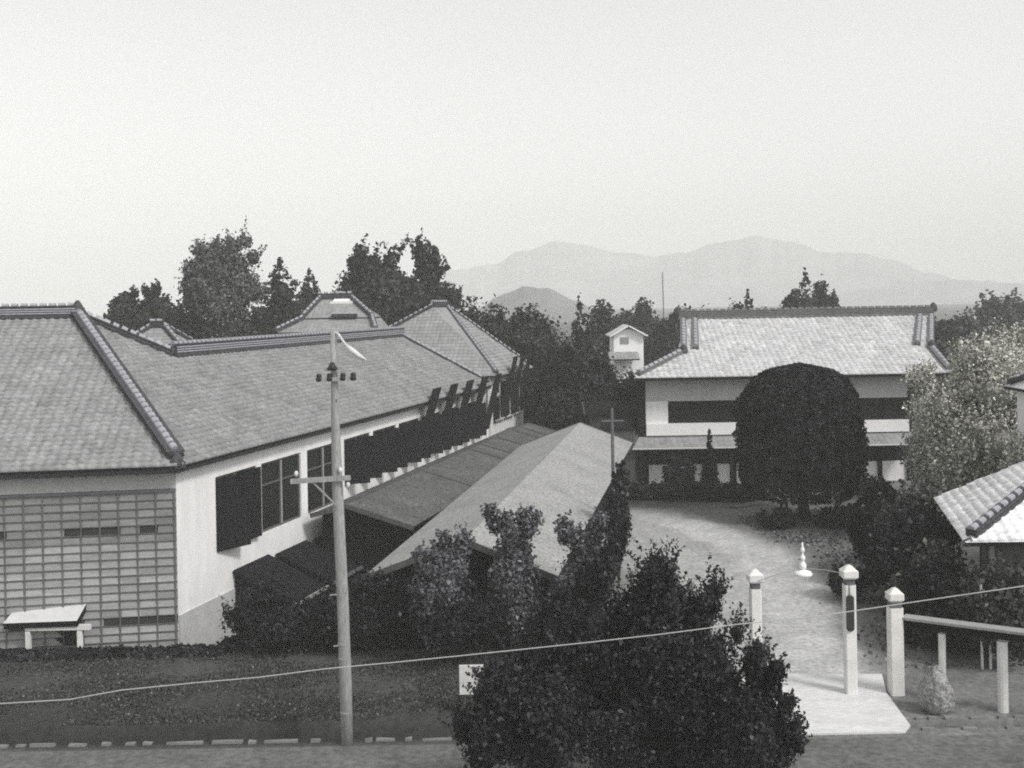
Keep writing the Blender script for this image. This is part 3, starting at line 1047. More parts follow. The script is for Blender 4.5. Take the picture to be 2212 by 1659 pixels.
# ------------------------------------------------------------------ second hall beyond the wing
def house(name, label, cat, corners_eave, z_eave, ridge, mats, walls, z0, inset=0.6, group=None, ridge_h=0.3, hip=True, tiles=0):
    """corners_eave: 4 points (front-left, front-right, back-right, back-left); ridge: two points."""
    fl, fr, br, bl = [Vector(p) for p in corners_eave]
    a, b = [Vector(p) for p in ridge]
    c = (fl + fr + br + bl) / 4
    root = thing(name, label, cat, (c.x, c.y, z0), group)
    mb = MB()
    mb.slab([fl, fr, b, a], 0.14, fr - fl)
    mb.slab([br, bl, a, b], 0.14, fr - fl)
    mb.slab([fr, br, b], 0.14, br - fr)
    mb.slab([bl, fl, a], 0.14, bl - fl)
    rf = mb.build('roof', mats, root)
    if tiles:
        tile_field([fl, fr, b, a], fr - fl, rf, M['tile_real'], tiles, cw=0.38, rh=0.34, seed=4)
        tile_field([fr, br, b], br - fr, rf, M['tile_real'], tiles * 0.93, cw=0.38, rh=0.34, seed=5)  # hip end toned down a little, slope shading put into the tiles
    sub_ridge([(a, b, 0.34, ridge_h, 0.4, 0.13)], root)
    if hip:
        sub_ridge([(p, q + (p - q).normalized() * 0.3, 0.3, 0.12, 0.4, 0.1) for p, q in ((a, fl), (b, fr), (a, bl), (b, br))], root, 'hip_ridge')
    mb = MB()
    w = [p + (c - p).normalized() * inset * 1.4 for p in (fl, fr, br, bl)]
    lo = [Vector((p.x, p.y, z0)) for p in w]
    hi = [Vector((p.x, p.y, z_eave - 0.12)) for p in w]
    mb.hexa(lo, hi)
    mb.build('wall', walls, root)
    return root, w
z2 = 6.1
K0 = spot(1076, 812, z2)
K1 = spot(1182, 794, z2)
d2 = (K1 - K0); d2.z = 0
hw = 6.6
n2 = NL
A2 = dep(934, 662, (K0 + n2 * hw + W_ * 4.0).y)
B2 = A2 + W_ * 3.2
root2, w2 = house('second_hall', 'grey hip roofed hall at the far end of the long tiled wing', 'hall', [K0 + n2 * hw * 2.2, K0, K0 + W_ * 9.5, K0 + n2 * hw * 2.2 + W_ * 9.5], z2, [A2, B2], [M['tile_far'], M['eave']], M['plaster'], YARD_Z, tiles=0.29)
for k in range(3):
    sb = MB()
    e0, e1 = K0 + W_ * (1.0 + 2.0 * k) - NL * 0.1 + up * (3.6 - z2), K0 + W_ * (3.6 + 2.0 * k) - NL * 0.25 + up * 1.15
    wv = W_ * 0.5
    sb.hexa([e0 - wv, e0 + wv, e0 + wv - NL * 0.07, e0 - wv - NL * 0.07], [e1 - wv, e1 + wv, e1 + wv - NL * 0.07, e1 - wv - NL * 0.07])
    sb.build('leaning_board', M['dark_wood'], root2)
for k in range(3):
    e = K0 + NL * 0.55 + W_ * (1.0 + 2.6 * k)
    e.z = 0
    fr, gl = MB(), MB()
    q = [e - NL * 0.02, e + W_ * 2.2 - NL * 0.02, e + W_ * 2.2 + NL * 0.3, e + NL * 0.3]
    gl.hexa([p + up * 3.0 for p in q], [p + up * 5.5 for p in q])
    fr.beam(e + W_ * 1.1 + up * 3.0 - NL * 0.05, e + W_ * 1.1 + up * 5.5 - NL * 0.05, 0.06, 0.06)
    fr.beam(e + up * 2.95 - NL * 0.05, e + W_ * 2.2 + up * 2.95 - NL * 0.05, 0.08, 0.1)
    wo = fr.build('window', M['pale_paint'], root2)
    gl.build('pane', M['glass'], wo)

# ------------------------------------------------------------------ covered passage and the long gable shed in the yard
def gable(name, label, cat, rn, rf, hw_l, hw_r, slope, mats, wall, z0, wins=0, ends=None, inset=0.4):
    rn, rf = Vector(rn), Vector(rf)
    d = rf - rn
    d.z = 0
    d.normalize()
    l = Vector((-d.y, d.x, 0))
    root = thing(name, label, cat, ((rn.x + rf.x) / 2, (rn.y + rf.y) / 2, z0))
    mb = MB()
    L0, L1 = rn + l * hw_l - up * hw_l * slope, rf + l * hw_l - up * hw_l * slope
    Q0, Q1 = rn - l * hw_r - up * hw_r * slope, rf - l * hw_r - up * hw_r * slope
    mb.slab([rn, rf, L1, L0], 0.1, d)
    mb.slab([Q0, Q1, rf, rn], 0.1, d)
    mb.build('roof', mats, root)
    mb = MB()
    a, b = l * (hw_l - inset), l * (hw_r - inset)
    ez_l, ez_r = rn.z - (hw_l - inset) * slope - 0.13, rn.z - (hw_r - inset) * slope - 0.13
    p0, p1 = rn + d * 0.5, rf - d * 0.5
    for p in (p0, p1):
        s_ = 1 if p is p0 else -1
        A_ = [Vector((p.x + a.x, p.y + a.y, z0)), Vector((p.x - b.x, p.y - b.y, z0)), Vector((p.x - b.x, p.y - b.y, ez_r)), Vector((p.x, p.y, p.z - 0.14)), Vector((p.x + a.x, p.y + a.y, ez_l))]
        B_ = [q + d * 0.12 * s_ for q in A_]
        if s_ < 0:
            A_, B_ = B_, A_
        mb.hexa(list(A_), list(B_))
    dl = d * 0.62
    mb.hexa([p0 + a + up * (z0 - p0.z) + d * 0.13, p1 + a + up * (z0 - p1.z) - d * 0.13, p1 + a - l * 0.1 + up * (z0 - p1.z) - d * 0.13, p0 + a - l * 0.1 + up * (z0 - p0.z) + d * 0.13],
            [p0 + a + up * (ez_l - p0.z) + d * 0.13, p1 + a + up * (ez_l - p1.z) - d * 0.13, p1 + a - l * 0.1 + up * (ez_l - p1.z) - d * 0.13, p0 + a - l * 0.1 + up * (ez_l - p0.z) + d * 0.13])
    mb.hexa([p0 - b + up * (z0 - p0.z) + d * 0.13, p1 - b + up * (z0 - p1.z) - d * 0.13, p1 - b + l * 0.1 + up * (z0 - p1.z) - d * 0.13, p0 - b + l * 0.1 + up * (z0 - p0.z) + d * 0.13],
            [p0 - b + up * (ez_r - p0.z) + d * 0.13, p1 - b + up * (ez_r - p1.z) - d * 0.13, p1 - b + l * 0.1 + up * (ez_r - p1.z) - d * 0.13, p0 - b + l * 0.1 + up * (ez_r - p0.z) + d * 0.13])
    mb.build('wall', wall, root)
    for p, s_ in ((rn, 1), (rf, -1)):
        for q in (l * hw_l - up * hw_l * slope, -l * hw_r - up * hw_r * slope):
            mb = MB()
            mb.beam(p - d * 0.03 * s_ - up * 0.06, p + q - d * 0.03 * s_ - up * 0.06, 0.05, 0.2)
            mb.build('bargeboard', M['brown_wood'], root)
    return root, d, l
pa = spot(748, 1090, 2.9)
pb = spot(1142, 914, 2.9)
pl = spot(880, 1145, 2.1)
dd = (pb - pa); dd.z = 0; dd.normalize()
hwp = abs((pl - pa).dot(Vector((-dd.y, dd.x, 0))))
cpr, cpd, cpl = gable('covered_passage', 'low covered passage with dark grey roof running beside the long white wing', 'shed', pa, pb, hwp * 0.55, hwp, 0.8 / hwp, [M['thatch_dark'], M['eave']], M['dark_wood'], YARD_Z, inset=0.3)
for t in (0.30, 0.56, 0.63, 0.74, 0.86, 0.92):
    p = pa.lerp(pb, t)
    q = p - cpl * hwp - up * 0.8
    MB().beam(p + up * 0.03, q + up * 0.03, 0.13, 0.06).build('seam', M['brown_wood'], cpr)
g0 = dep(1004, 1165, 36.8)
g1 = dep(1253, 913, 65.6)
el = dep(772, 1258, 36.8)
hwg = (Vector((el.x, el.y, 0)) - Vector((g0.x, g0.y, 0))).length
gr, gd, gl_ = gable('gabled_shed', 'long low shed with smooth pale grey gable roof in the middle of the yard', 'shed', g0, g1, hwg, hwg * 0.86, (g0.z - el.z) / hwg, [M['thatch'], M['eave']], M['dark_wood'], YARD_Z)

# ------------------------------------------------------------------ main hall across the forecourt
YM = 68.2
hx0, hx1 = dep(1396, 950, YM).x, dep(1962, 950, YM).x
ez = dep(1660, 812, YM - 1.4).z
ex0, ex1 = dep(1368, 817, YM - 1.4).x, dep(2064, 800, YM - 1.4).x
RY = YM + 6.0
rz_ = dep(1740, 685, RY).z
rx0, rx1 = dep(1472, 684, RY).x, dep(2008, 678, RY).x
mh = thing('main_hall', 'broad two-tier hall with pale hip-and-gable tiled roof facing the forecourt', 'hall', ((hx0 + hx1) / 2, YM + 5, 0))
sk = (dep(1474, 762, YM + 1.3)).z                      # foot of the gable on the hips
gy = YM - 1.4 + (sk - ez) / ((rz_ - ez) / (RY - YM + 1.4))
gx0, gx1 = dep(1478, 762, gy).x, dep(2010, 752, gy).x
mb = MB()
back = 2 * RY - (YM - 1.4)
mb.slab([(ex0, YM - 1.4, ez), (ex1, YM - 1.4, ez), (gx1, gy, sk), (rx1, RY, rz_), (rx0, RY, rz_), (gx0, gy, sk)], 0.2, (1, 0, 0))
exb, gxb = ex0 + 3.0, gx0 + 1.6
mb.slab([(exb, back, ez), (ex1, back, ez), (gx1, 2 * RY - gy, sk), (rx1, RY, rz_), (rx0, RY, rz_), (gxb, 2 * RY - gy, sk)], 0.2, (1, 0, 0))
mb.slab([(ex0, YM - 1.4, ez), (gx0, gy, sk), (gxb, 2 * RY - gy, sk), (exb, back, ez)], 0.2, (0, 1, 0))
mb.slab([(ex1, YM - 1.4, ez), (gx1, gy, sk), (gx1, 2 * RY - gy, sk), (ex1, back, ez)], 0.2, (0, 1, 0))
mroof = mb.build('roof', [M['tile_pale'], M['eave']], mh)
tile_field([(ex0, YM - 1.4, ez), (ex1, YM - 1.4, ez), (gx1, gy, sk), (rx1, RY, rz_), (rx0, RY, rz_), (gx0, gy, sk)], (1, 0, 0), mroof, M['tile_real'], 0.50, cw=0.36, rh=0.34, seed=6)  # veiling glare over this roof put into a paler tile tone
for gx, s_ in ((max(gx0, rx0) + 0.35, 1), (min(gx1, rx1) - 0.35, -1)):
    A_ = [Vector((gx, gy + 0.3, sk + 0.0)), Vector((gx, 2 * RY - gy - 0.3, sk)), Vector((gx, RY, rz_ - 0.35))]
    B_ = [p + Vector((0.1 * s_, 0, 0)) for p in A_]
    mb = MB()
    mb.hexa(A_, B_)
    mb.build('gable', M['plaster'], mh)
sub_ridge([((rx0 - 0.2, RY, rz_), (rx1 + 0.2, RY, rz_), 0.45, 0.5, 0.45, 0.11)], mh, mats=[M['ridge_grey'], M['ridge_grey']])
for (p, q) in (((rx0 + 0.05, RY - 0.4, rz_ - 0.25), (gx0 - 0.02, gy, sk)), ((rx0 + 0.8, RY - 0.4, rz_ - 0.25), (gx0 + 0.75, gy + 0.2, sk + 0.12)), ((rx1 - 0.05, RY - 0.4, rz_ - 0.25), (gx1 + 0.02, gy, sk)), ((rx1 - 0.8, RY - 0.4, rz_ - 0.25), (gx1 - 0.75, gy + 0.2, sk + 0.12)),
               ((gx0, gy, sk), (ex0 + 0.3, YM - 1.2, ez + 0.1)), ((gx1, gy, sk), (ex1 - 0.3, YM - 1.2, ez + 0.1))):
    sub_ridge([(p, q, 0.34, 0.2, 0.42, 0.13)], mh, 'hip_ridge', [M['ridge_grey'], M['ridge_cap']])
for x, y, z in ((rx0 - 0.25, RY, rz_ + 0.4), (rx1 + 0.25, RY, rz_ + 0.4), (gx0 - 0.05, gy - 0.1, sk + 0.1), (gx1 + 0.05, gy - 0.1, sk + 0.1)):
    MB().lathe((x, y, z - 0.2), [(0.2, 0), (0.28, 0.15), (0.22, 0.45), (0.06, 0.62)], 8).build('ridge_end_tile', M['ridge'], mh)
def zf(v, y=YM):
    return dep(1500, v, y).z
zt, zb1, zb2, zc0, zc1 = zf(866), zf(914), zf(939), zf(941, YM - 0.1), zf(967, YM - 1.6)
mb = MB()                                                # upper plaster band, corner panel, sill band, lower panels, side and back walls
depth_ = 2 * (RY - YM) - 0.4
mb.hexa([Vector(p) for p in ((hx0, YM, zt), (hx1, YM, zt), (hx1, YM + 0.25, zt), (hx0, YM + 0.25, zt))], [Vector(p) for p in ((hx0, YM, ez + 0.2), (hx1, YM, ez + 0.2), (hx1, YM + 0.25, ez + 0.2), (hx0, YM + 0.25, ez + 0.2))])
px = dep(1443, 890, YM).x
mb.build('upper_band', M['plaster_grey'], mh)  # shade under the eave given by greyer plaster than the panels
mb = MB()
mb.hexa([Vector(p) for p in ((hx0, YM, zb1), (px, YM, zb1), (px, YM + 0.25, zb1), (hx0, YM + 0.25, zb1))], [Vector(p) for p in ((hx0, YM, zt), (px, YM, zt), (px, YM + 0.25, zt), (hx0, YM + 0.25, zt))])
mb.build('wall', M['plaster'], mh)
mb = MB()
mb.hexa([Vector(p) for p in ((hx0, YM - 0.22, zb2), (hx1, YM - 0.22, zb2), (hx1, YM + 0.25, zb2), (hx0, YM + 0.25, zb2))], [Vector(p) for p in ((hx0, YM - 0.22, zb1), (hx1, YM - 0.22, zb1), (hx1, YM + 0.25, zb1), (hx0, YM + 0.25, zb1))])
mb.build('parapet', M['plaster'], mh)
mb = MB()
mb.box((hx1 + 0.3, YM + depth_ / 2 + 0.1, 0), 0.3, depth_, ez + 0.1)
q = [Vector((hx0 - 0.45, YM + 0.36, 0)), Vector((hx0 - 0.15, YM + 0.36, 0)), Vector((hx0 + 2.5, YM + depth_, 0)), Vector((hx0 + 2.2, YM + depth_, 0))]
mb.hexa(q, [p + Vector((0, 0, ez + 0.1)) for p in q])
mb.box(((hx0 + 2.5 + hx1) / 2, YM + depth_, 0), hx1 - hx0 - 2.5, 0.3, ez + 0.1)
mb.box((hx0 - 0.25, YM + 0.05, 0), 0.4, 0.3, ez)
mb.build('side_wall', M['dark_wood'], mh)
nwin = 5
for k in range(nwin):
    a = px + (hx1 - px) * k / nwin
    b = px + (hx1 - px) * (k + 1) / nwin
    fr, gl = MB(), MB()
    gl.box(((a + b) / 2, YM + 0.2, zb1), b - a, 0.06, zt - zb1)
    for x in (a + 0.04, (a + b) / 2, b - 0.04):
        fr.box((x, YM + 0.12, zb1), 0.06, 0.06, zt - zb1)
    fr.box(((a + b) / 2, YM + 0.115, zb1 + (zt - zb1) * 0.66), b - a - 0.14, 0.05, 0.05)
    wo = fr.build('window', M['dark_wood'], mh)
    gl.build('pane', M['glass'], wo)
mb = MB()
cx0, cx1 = dep(1366, 967, YM - 1.6).x, dep(1992, 960, YM - 1.6).x
mb.slab([(cx0, YM - 1.6, zc1), (cx1, YM - 1.6, zc1), (hx1 + 0.2, YM - 0.02, zc0), (hx0 - 0.4, YM - 0.02, zc0)], 0.12, (1, 0, 0))
mb.slab([(cx0, YM - 1.6, zc1), (hx0 - 0.4, YM - 0.02, zc0), (hx0 + 0.5, YM + 5, zc0), (cx0 + 0.9, YM + 5, zc1)], 0.12, (0, 1, 0))
can = mb.build('canopy_roof', [M['tile_far'], M['eave']], mh)
mb = MB()
mb.beam((cx0, YM - 1.62, zc1 - 0.02), (cx1, YM - 1.62, zc1 - 0.02), 0.08, 0.08)
mb.build('eave_strip', M['pale_paint'], can)
mb = MB()
npst = 9
for k in range(npst + 1):
    x = hx0 + (hx1 - hx0) * k / npst
    MB().box((x, YM - 0.05, 0), 0.22, 0.24, zc1 + 0.4).build('post', M['dark_wood'], mh)
for k in range(4):
    MB().box((cx0 + 0.5 + (cx1 - cx0 - 1) * k / 3, YM - 1.35, 0), 0.16, 0.16, zc1 - 0.1).build('post', M['dark_wood'], mh)
zl = zf(1003)
for k in (0, 1, 2, 3, 4, 6, 7, 8):
    a, b = hx0 + (hx1 - hx0) * k / npst + 0.12, hx0 + (hx1 - hx0) * (k + 1) / npst - 0.12
    MB().box(((a + b) / 2, YM + 0.06, 0), b - a, 0.12, zl).build('lower_panel', M['plaster'], mh)
mb = MB()
mb.box(((hx0 + hx1) / 2, YM + 0.2, 0), hx1 - hx0, 0.1, zc0)
mb.build('ground_floor_opening', M['glass'], mh)

# ------------------------------------------------------------------ other buildings
# right-hand tiled house
RK = spot(2086, 1172, 3.7)
RB_ = spot(2020, 1078, 3.7)
RA = spot(2388, 930, 6.4)
Rr = RK + Vector((16, -0.3, 0))
rh = thing('tiled_house', 'pale tiled hip roofed house cut off by the right edge behind the gate', 'house', (RK.x + 6, RK.y + 5, 0))
mb = MB()
RA2 = RA + Vector((6, -0.1, 0))
Rb2 = RB_ + Vector((16, 0.5, 0))
mb.slab([RK, Rr, RA2, RA], 0.16, (1, 0, 0))
mb.slab([RB_, RK, RA], 0.16, RK - RB_)
mb.slab([RB_, RA, RA2, Rb2], 0.16, (1, 0, 0))
mb.slab([Rr, Rb2, RA2], 0.16, (0, 1, 0))
mb.build('roof', [M['tile_white'], M['eave']], rh)
rroof = [c for c in rh.children if c.name.startswith('roof')][0]
tile_field([RK, Rr, RA2, RA], (1, 0, 0), rroof, M['tile_real'], 0.86, cw=0.32, rh=0.3, var=0.08, seed=7)
tile_field([RB_, RK, RA], RK - RB_, rroof, M['tile_real'], 0.88, cw=0.32, rh=0.3, var=0.08, seed=8)
sub_ridge([(RK + (RA - RK).normalized() * 0.3, RA, 0.34, 0.2, 0.4, 0.13)], rh)
sub_ridge([(RA, RA2, 0.4, 0.4, 0.4, 0.14)], rh)
mb = MB()
q = [RK + Vector((1.0, 0.9, 0)), Rr + Vector((-1, 0.9, 0)), Rb2 + Vector((-1, -0.9, 0)), RB_ + Vector((1.2, -0.9, 0))]
mb.hexa([Vector((p.x, p.y, 0)) for p in q], [Vector((p.x, p.y, 3.62)) for p in q])
mb.build('wall', M['brown_wood'], rh)
for k in range(6):
    MB().box((q[0].x + 0.1 + k * 1.3, q[0].y - 0.08, 0), 0.13, 0.12, 3.6).build('post', M['pole_wood'], rh)
MB().beam((q[0].x, q[0].y - 0.09, 2.1), (q[1].x, q[1].y - 0.09, 2.1), 0.08, 0.12).build('rail', M['brown_wood'], rh)
# white storehouse among the trees
SD = 106.0
s0, s1 = dep(1322, 723, SD), dep(1393, 720, SD)
sp = dep(1357, 702, SD)
st = thing('white_storehouse', 'tall white plastered storehouse gable rising out of the dark trees', 'storehouse', (sp.x, SD + 3, -1))
mb = MB()
w0, w1 = s0.x + 0.15, s1.x - 0.15
A_ = [Vector((w0, SD, -1)), Vector((w1, SD, -1)), Vector((w1, SD, s0.z + 0.1)), Vector((sp.x, SD, sp.z - 0.35)), Vector((w0, SD, s0.z + 0.1))]
mb.hexa([p + Vector((0, 4.5, 0)) for p in A_][::-1], A_[::-1])
mb.build('wall', M['whitewash'], st)
mb = MB()
mb.slab([(s0.x - 0.25, SD - 0.5, s0.z - 0.1), (sp.x, SD - 0.5, sp.z), (sp.x, SD + 4.8, sp.z), (s0.x - 0.25, SD + 4.8, s0.z - 0.1)], 0.12)
mb.slab([(s1.x + 0.25, SD - 0.5, s0.z - 0.1), (sp.x, SD - 0.5, sp.z), (sp.x, SD + 4.8, sp.z), (s1.x + 0.25, SD + 4.8, s0.z - 0.1)], 0.12)
mb.build('roof', [M['tile_pale'], M['whitewash']], st)
mb = MB()
mb.box((sp.x - 0.35, SD - 0.03, dep(1350, 742, SD).z), 0.75, 0.1, 0.6)
mb.build('window', M['iron'], st)
mb = MB()
mb.slab([(s0.x - 0.4, SD - 1.8, dep(1340, 774, SD).z), (s1.x - 0.7, SD - 1.8, dep(1340, 774, SD).z), (s1.x - 0.7, SD - 0.02, dep(1340, 760, SD).z), (s0.x - 0.4, SD - 0.02, dep(1340, 760, SD).z)], 0.12)
mb.build('porch_roof', [M['tile_far'], M['eave']], st)
# temple-like hip-and-gable roof behind the long ridge
TD = 86.0
t = [dep(600, 718, TD), dep(815, 714, TD)]
tc = (t[0] + t[1]) / 2
tr = thing('temple', 'pale steep hip-and-gable temple roof between the tall trees', 'temple', (tc.x, TD + 4, -1))
mz = dep(700, 690, TD).z
tz = dep(715, 644, TD).z
e0, e1, m0, m1 = t[0].x, t[1].x, dep(648, 690, TD).x, dep(800, 690, TD).x
r0_, r1_ = dep(686, 646, TD + 2).x, dep(752, 646, TD + 2).x
zE = t[0].z
mb = MB()
mb.slab([(e0, TD - 1, zE), (e1, TD - 1, zE), (m1, TD + 1, mz), (m0, TD + 1, mz)], 0.15)
mb.slab([(m0, TD + 1.0, mz + 0.1), (m1, TD + 1.0, mz + 0.1), (r1_, TD + 3.5, tz), (r0_, TD + 3.5, tz)], 0.15)
mb.slab([(e0, TD - 1, zE), (m0, TD + 1, mz), (m0, TD + 7, mz), (e0, TD + 9, zE)], 0.15)
mb.slab([(e1, TD - 1, zE), (m1, TD + 1, mz), (m1, TD + 7, mz), (e1, TD + 9, zE)], 0.15)
mb.slab([(m0, TD + 1.0, mz + 0.1), (r0_, TD + 3.5, tz), (m0, TD + 7, mz + 0.1)], 0.15)
mb.slab([(m1, TD + 1.0, mz + 0.1), (r1_, TD + 3.5, tz), (m1, TD + 7, mz + 0.1)], 0.15)
mb.slab([(m0, TD + 7, mz + 0.1), (r0_, TD + 3.5, tz), (r1_, TD + 3.5, tz), (m1, TD + 7, mz + 0.1)], 0.15)
mb.build('roof', [M['tile_far'], M['eave']], tr)
sub_ridge([((r0_ - 0.2, TD + 3.5, tz), (r1_ + 0.2, TD + 3.5, tz), 0.4, 0.35, 0.45, 0.15)], tr)
for p, q in (((m0, TD + 1, mz), (e0, TD - 1, zE)), ((m1, TD + 1, mz), (e1, TD - 1, zE)), ((r0_, TD + 3.5, tz), (m0, TD + 1, mz + 0.1)), ((r1_, TD + 3.5, tz), (m1, TD + 1, mz + 0.1)), ((dep(712, 689, TD).x, TD + 0.9, mz + 0.12), (dep(768, 689, TD).x, TD + 0.9, mz + 0.12))):
    sub_ridge([(p, q, 0.34, 0.22, 0.45, 0.12)], tr, 'hip_ridge')
mb = MB()
gc = dep(734, 652, TD + 2)
mb.face([(gc.x - 0.9, TD + 2.9, gc.z - 0.25), (gc.x + 0.9, TD + 2.9, gc.z - 0.25), (gc.x + 0.6, TD + 3.2, gc.z + 0.25), (gc.x - 0.6, TD + 3.2, gc.z + 0.25)])
mb.box((gc.x, TD + 2.95, gc.z - 0.35), 1.8, 0.25, 0.4)
mb.build('gable_plaster', M['plaster'], tr)
mb = MB()
mb.box((tc.x, TD + 0.8, -1), (e1 - e0) * 0.72, 0.3, zE + 0.9)
mb.box((tc.x, TD + 7.2, -1), (e1 - e0) * 0.72, 0.3, zE + 0.9)
mb.box((tc.x - (e1 - e0) * 0.36, TD + 4, -1), 0.3, 6.2, zE + 0.9)
mb.box((tc.x + (e1 - e0) * 0.36, TD + 4, -1), 0.3, 6.2, zE + 0.9)
mb.build('wall', M['plaster_grey'], tr)
# small roof behind the front block's hip
sd = 66.0
a0 = dep(340, 706, sd)
house('small_house', 'small pale roof peeping over the dark hip ridge at left', 'house', [(a0.x - 3.2, sd - 3, a0.z - 2.2), (a0.x + 3.2, sd - 3, a0.z - 2.2), (a0.x + 3.2, sd + 3, a0.z - 2.2), (a0.x - 3.2, sd + 3, a0.z - 2.2)], a0.z - 2.2, [(a0.x - 0.4, sd, a0.z), (a0.x + 0.4, sd, a0.z)], [M['tile_far'], M['eave']], M['plaster_grey'], YARD_Z, 0.5)
# white house at the right edge
wd = 38.0
b0 = dep(2168, 834, wd + 6)
house('white_house', 'white walled house at the right edge half hidden by the pale bush', 'house', [(b0.x, wd - 0.8, b0.z), (b0.x + 8, wd - 0.8, b0.z), (b0.x + 8, wd + 6, b0.z), (b0.x, wd + 6, b0.z)], b0.z, [(b0.x + 2.2, wd + 2.0, b0.z + 1.5), (b0.x + 6, wd + 2.0, b0.z + 1.5)], [M['tile_pale'], M['eave']], M['plaster'], 0, 0.35)
# low grey shed behind the gabled shed
ld = 74.0
l0, l1 = dep(1272, 872, ld), dep(1375, 868, ld)
gable('grey_outhouse', 'low grey boarded outhouse tucked between the gabled shed and main hall', 'shed', (l0.x - 0.3, ld + 1.4, l0.z), (l1.x + 0.2, ld + 1.4, l0.z), 1.6, 1.8, 0.35, [M['dark_wood'], M['eave']], M['brown_wood'], YARD_Z)
# board fence closing the yard
fy = 67.0
fa, fb = dep(1292, 926, fy), dep(1372, 924, fy)
fe = thing('board_fence', 'low weathered board fence with a dark rail beside the main hall', 'fence', ((fa.x + fb.x) / 2, fy, YARD_Z))
mb = MB()
for k in range(12):
    x = fa.x + (fb.x - fa.x) * (k + 0.5) / 12
    mb.box((x, fy, YARD_Z), (fb.x - fa.x) / 12 - 0.02, 0.04, fa.z - YARD_Z - 0.12)
mb.build('board_panel', M['brown_wood'], fe)
mb = MB()
mb.beam((fa.x - 0.2, fy - 0.05, fa.z - 0.05), (fb.x, fy - 0.05, fb.z - 0.05), 0.14, 0.14)
mb.build('rail', M['dark_wood'], fe)

# small entrance porch at the bottom left
pc = spot(108, 1405)
po = thing('wall_porch', 'small pale roofed porch with white frame against the lattice wall', 'porch', (pc.x, pc.y, 0))
D0 = pc.y
mb = MB()
ra = [dep(6, 1347, D0 - 0.15), dep(166, 1341, D0 - 0.15), dep(190, 1298, D0 + 0.85), dep(44, 1302, D0 + 0.85)]
mb.slab(ra, 0.1, (1, 0, 0))
mb.slab([p - Vector((0, 0, 0.13)) + Vector((0, 0.04, 0)) for p in ra], 0.08, (1, 0, 0), mi=1)
mb.build('canopy', [M['pale_paint'], M['dark_wood']], po)
x0, x1 = dep(60, 1390, D0).x, dep(172, 1390, D0).x
zt_ = dep(110, 1362, D0).z
for x in (x0, x1):
    MB().box((x, D0 + 0.05, -0.02), 0.15, 0.14, zt_).build('post', M['white_post'], po)
    MB().box((x, D0 + 0.95, -0.02), 0.15, 0.14, zt_ + 0.25).build('post', M['white_post'], po)
MB().beam((x0 - 0.08, D0 + 0.05, zt_ + 0.085), (x1 + 0.35, D0 + 0.05, zt_ + 0.085), 0.15, 0.16).build('lintel', M['white_post'], po)
mb = MB()
mb.box(((x0 + x1) / 2, D0 + 0.6, 0), x1 - x0 - 0.17, 0.06, zt_ - 0.05)
mb.build('dark_opening', M['dark_wood'], po)

# ------------------------------------------------------------------ utility pole and wire
pb_ = spot(750, 1608)
PD = pb_.y
pt_ = dep(719, 716, PD)
pole = thing('utility_pole', 'leaning pale wooden utility pole with two crossarms beside the ditch', 'utility pole', pb_)
mb = MB()
mb.tube([pb_.lerp(pt_, t) + Vector((0.02 * math.sin(7 * t), 0, 0)) for t in (-0.02, 0.15, 0.35, 0.6, 0.72, 0.84, 1.0)], [0.152, 0.15, 0.147, 0.138, 0.118, 0.092, 0.08], 12)
mb.build('shaft', M['pole_wood'], pole, smooth=True)
def arm(u0, v0, u1, v1, th, mat, dy=-0.16):
    a, b = dep(u0, v0, PD + dy), dep(u1, v1, PD + dy)
    mb = MB()
    mb.beam(a, b, th, th * 1.2)
    return mb.build('crossarm', mat, pole), a, b
ar, a, b = arm(683, 821, 768, 817, 0.08, M['pole_wood'])
for u in (689, 712, 741, 763):
    p = dep(u, 819 - (u - 683) * 0.04, PD - 0.16)
    MB().lathe(p - up * 0.07, [(0.035, 0), (0.075, 0.02), (0.085, 0.08), (0.06, 0.11), (0.075, 0.14), (0.05, 0.2)], 10).build('insulator', M['ceramic'], ar, smooth=True)
ar, a, b = arm(700, 798, 740, 796, 0.07, M['pole_wood'])
MB().lathe(dep(718, 800, PD - 0.2), [(0.1, 0), (0.13, 0.05), (0.09, 0.12), (0.05, 0.2)], 10).build('insulator', M['ceramic'], ar, smooth=True)
ar, a, b = arm(628, 1040, 757, 1032, 0.1, M['pole_wood'])
for u, v in ((735, 1018), (640, 1026), (752, 1050)):
    MB().lathe(dep(u, v, PD - 0.16), [(0.025, -0.05), (0.045, 0.0), (0.055, 0.04), (0.03, 0.1)], 10).build('insulator', M['pale_paint'], ar, smooth=True)
mb = MB()
mb.beam(dep(676, 1042, PD - 0.16), dep(727, 1092, PD - 0.16), 0.035, 0.035)
mb.build('brace', M['iron'], pole)
for u, v, s_ in ((714, 1283, -1), (750, 1277, 1), (722, 1393, -1), (732, 862, 1)):
    p = dep(u, v, PD)
    c = pb_.lerp(pt_, (p.z) / pt_.z)
    MB().tube([(c.x, c.y - 0.05, p.z), (p.x, c.y - 0.12, p.z)], 0.018, 6).build('step_bolt', M['iron'], pole)
for v in (1392, 1424, 1540):
    p = dep(740, v, PD)
    c = pb_.lerp(pt_, p.z / pt_.z)
    MB().lathe((c.x, c.y, p.z), [(0.152, 0), (0.156, 0.02), (0.152, 0.06)], 14).build('iron_band', M['iron'], pole)
mb = MB()
lp = [dep(722, 716, PD), dep(731, 722, PD - 0.1), dep(741, 737, PD - 0.2), dep(750, 749, PD - 0.25)]
mb.tube(lp, [0.03, 0.03, 0.03, 0.035], 7)
la = mb.build('lamp_arm', M['pale_paint'], pole, smooth=True)
mb = MB()
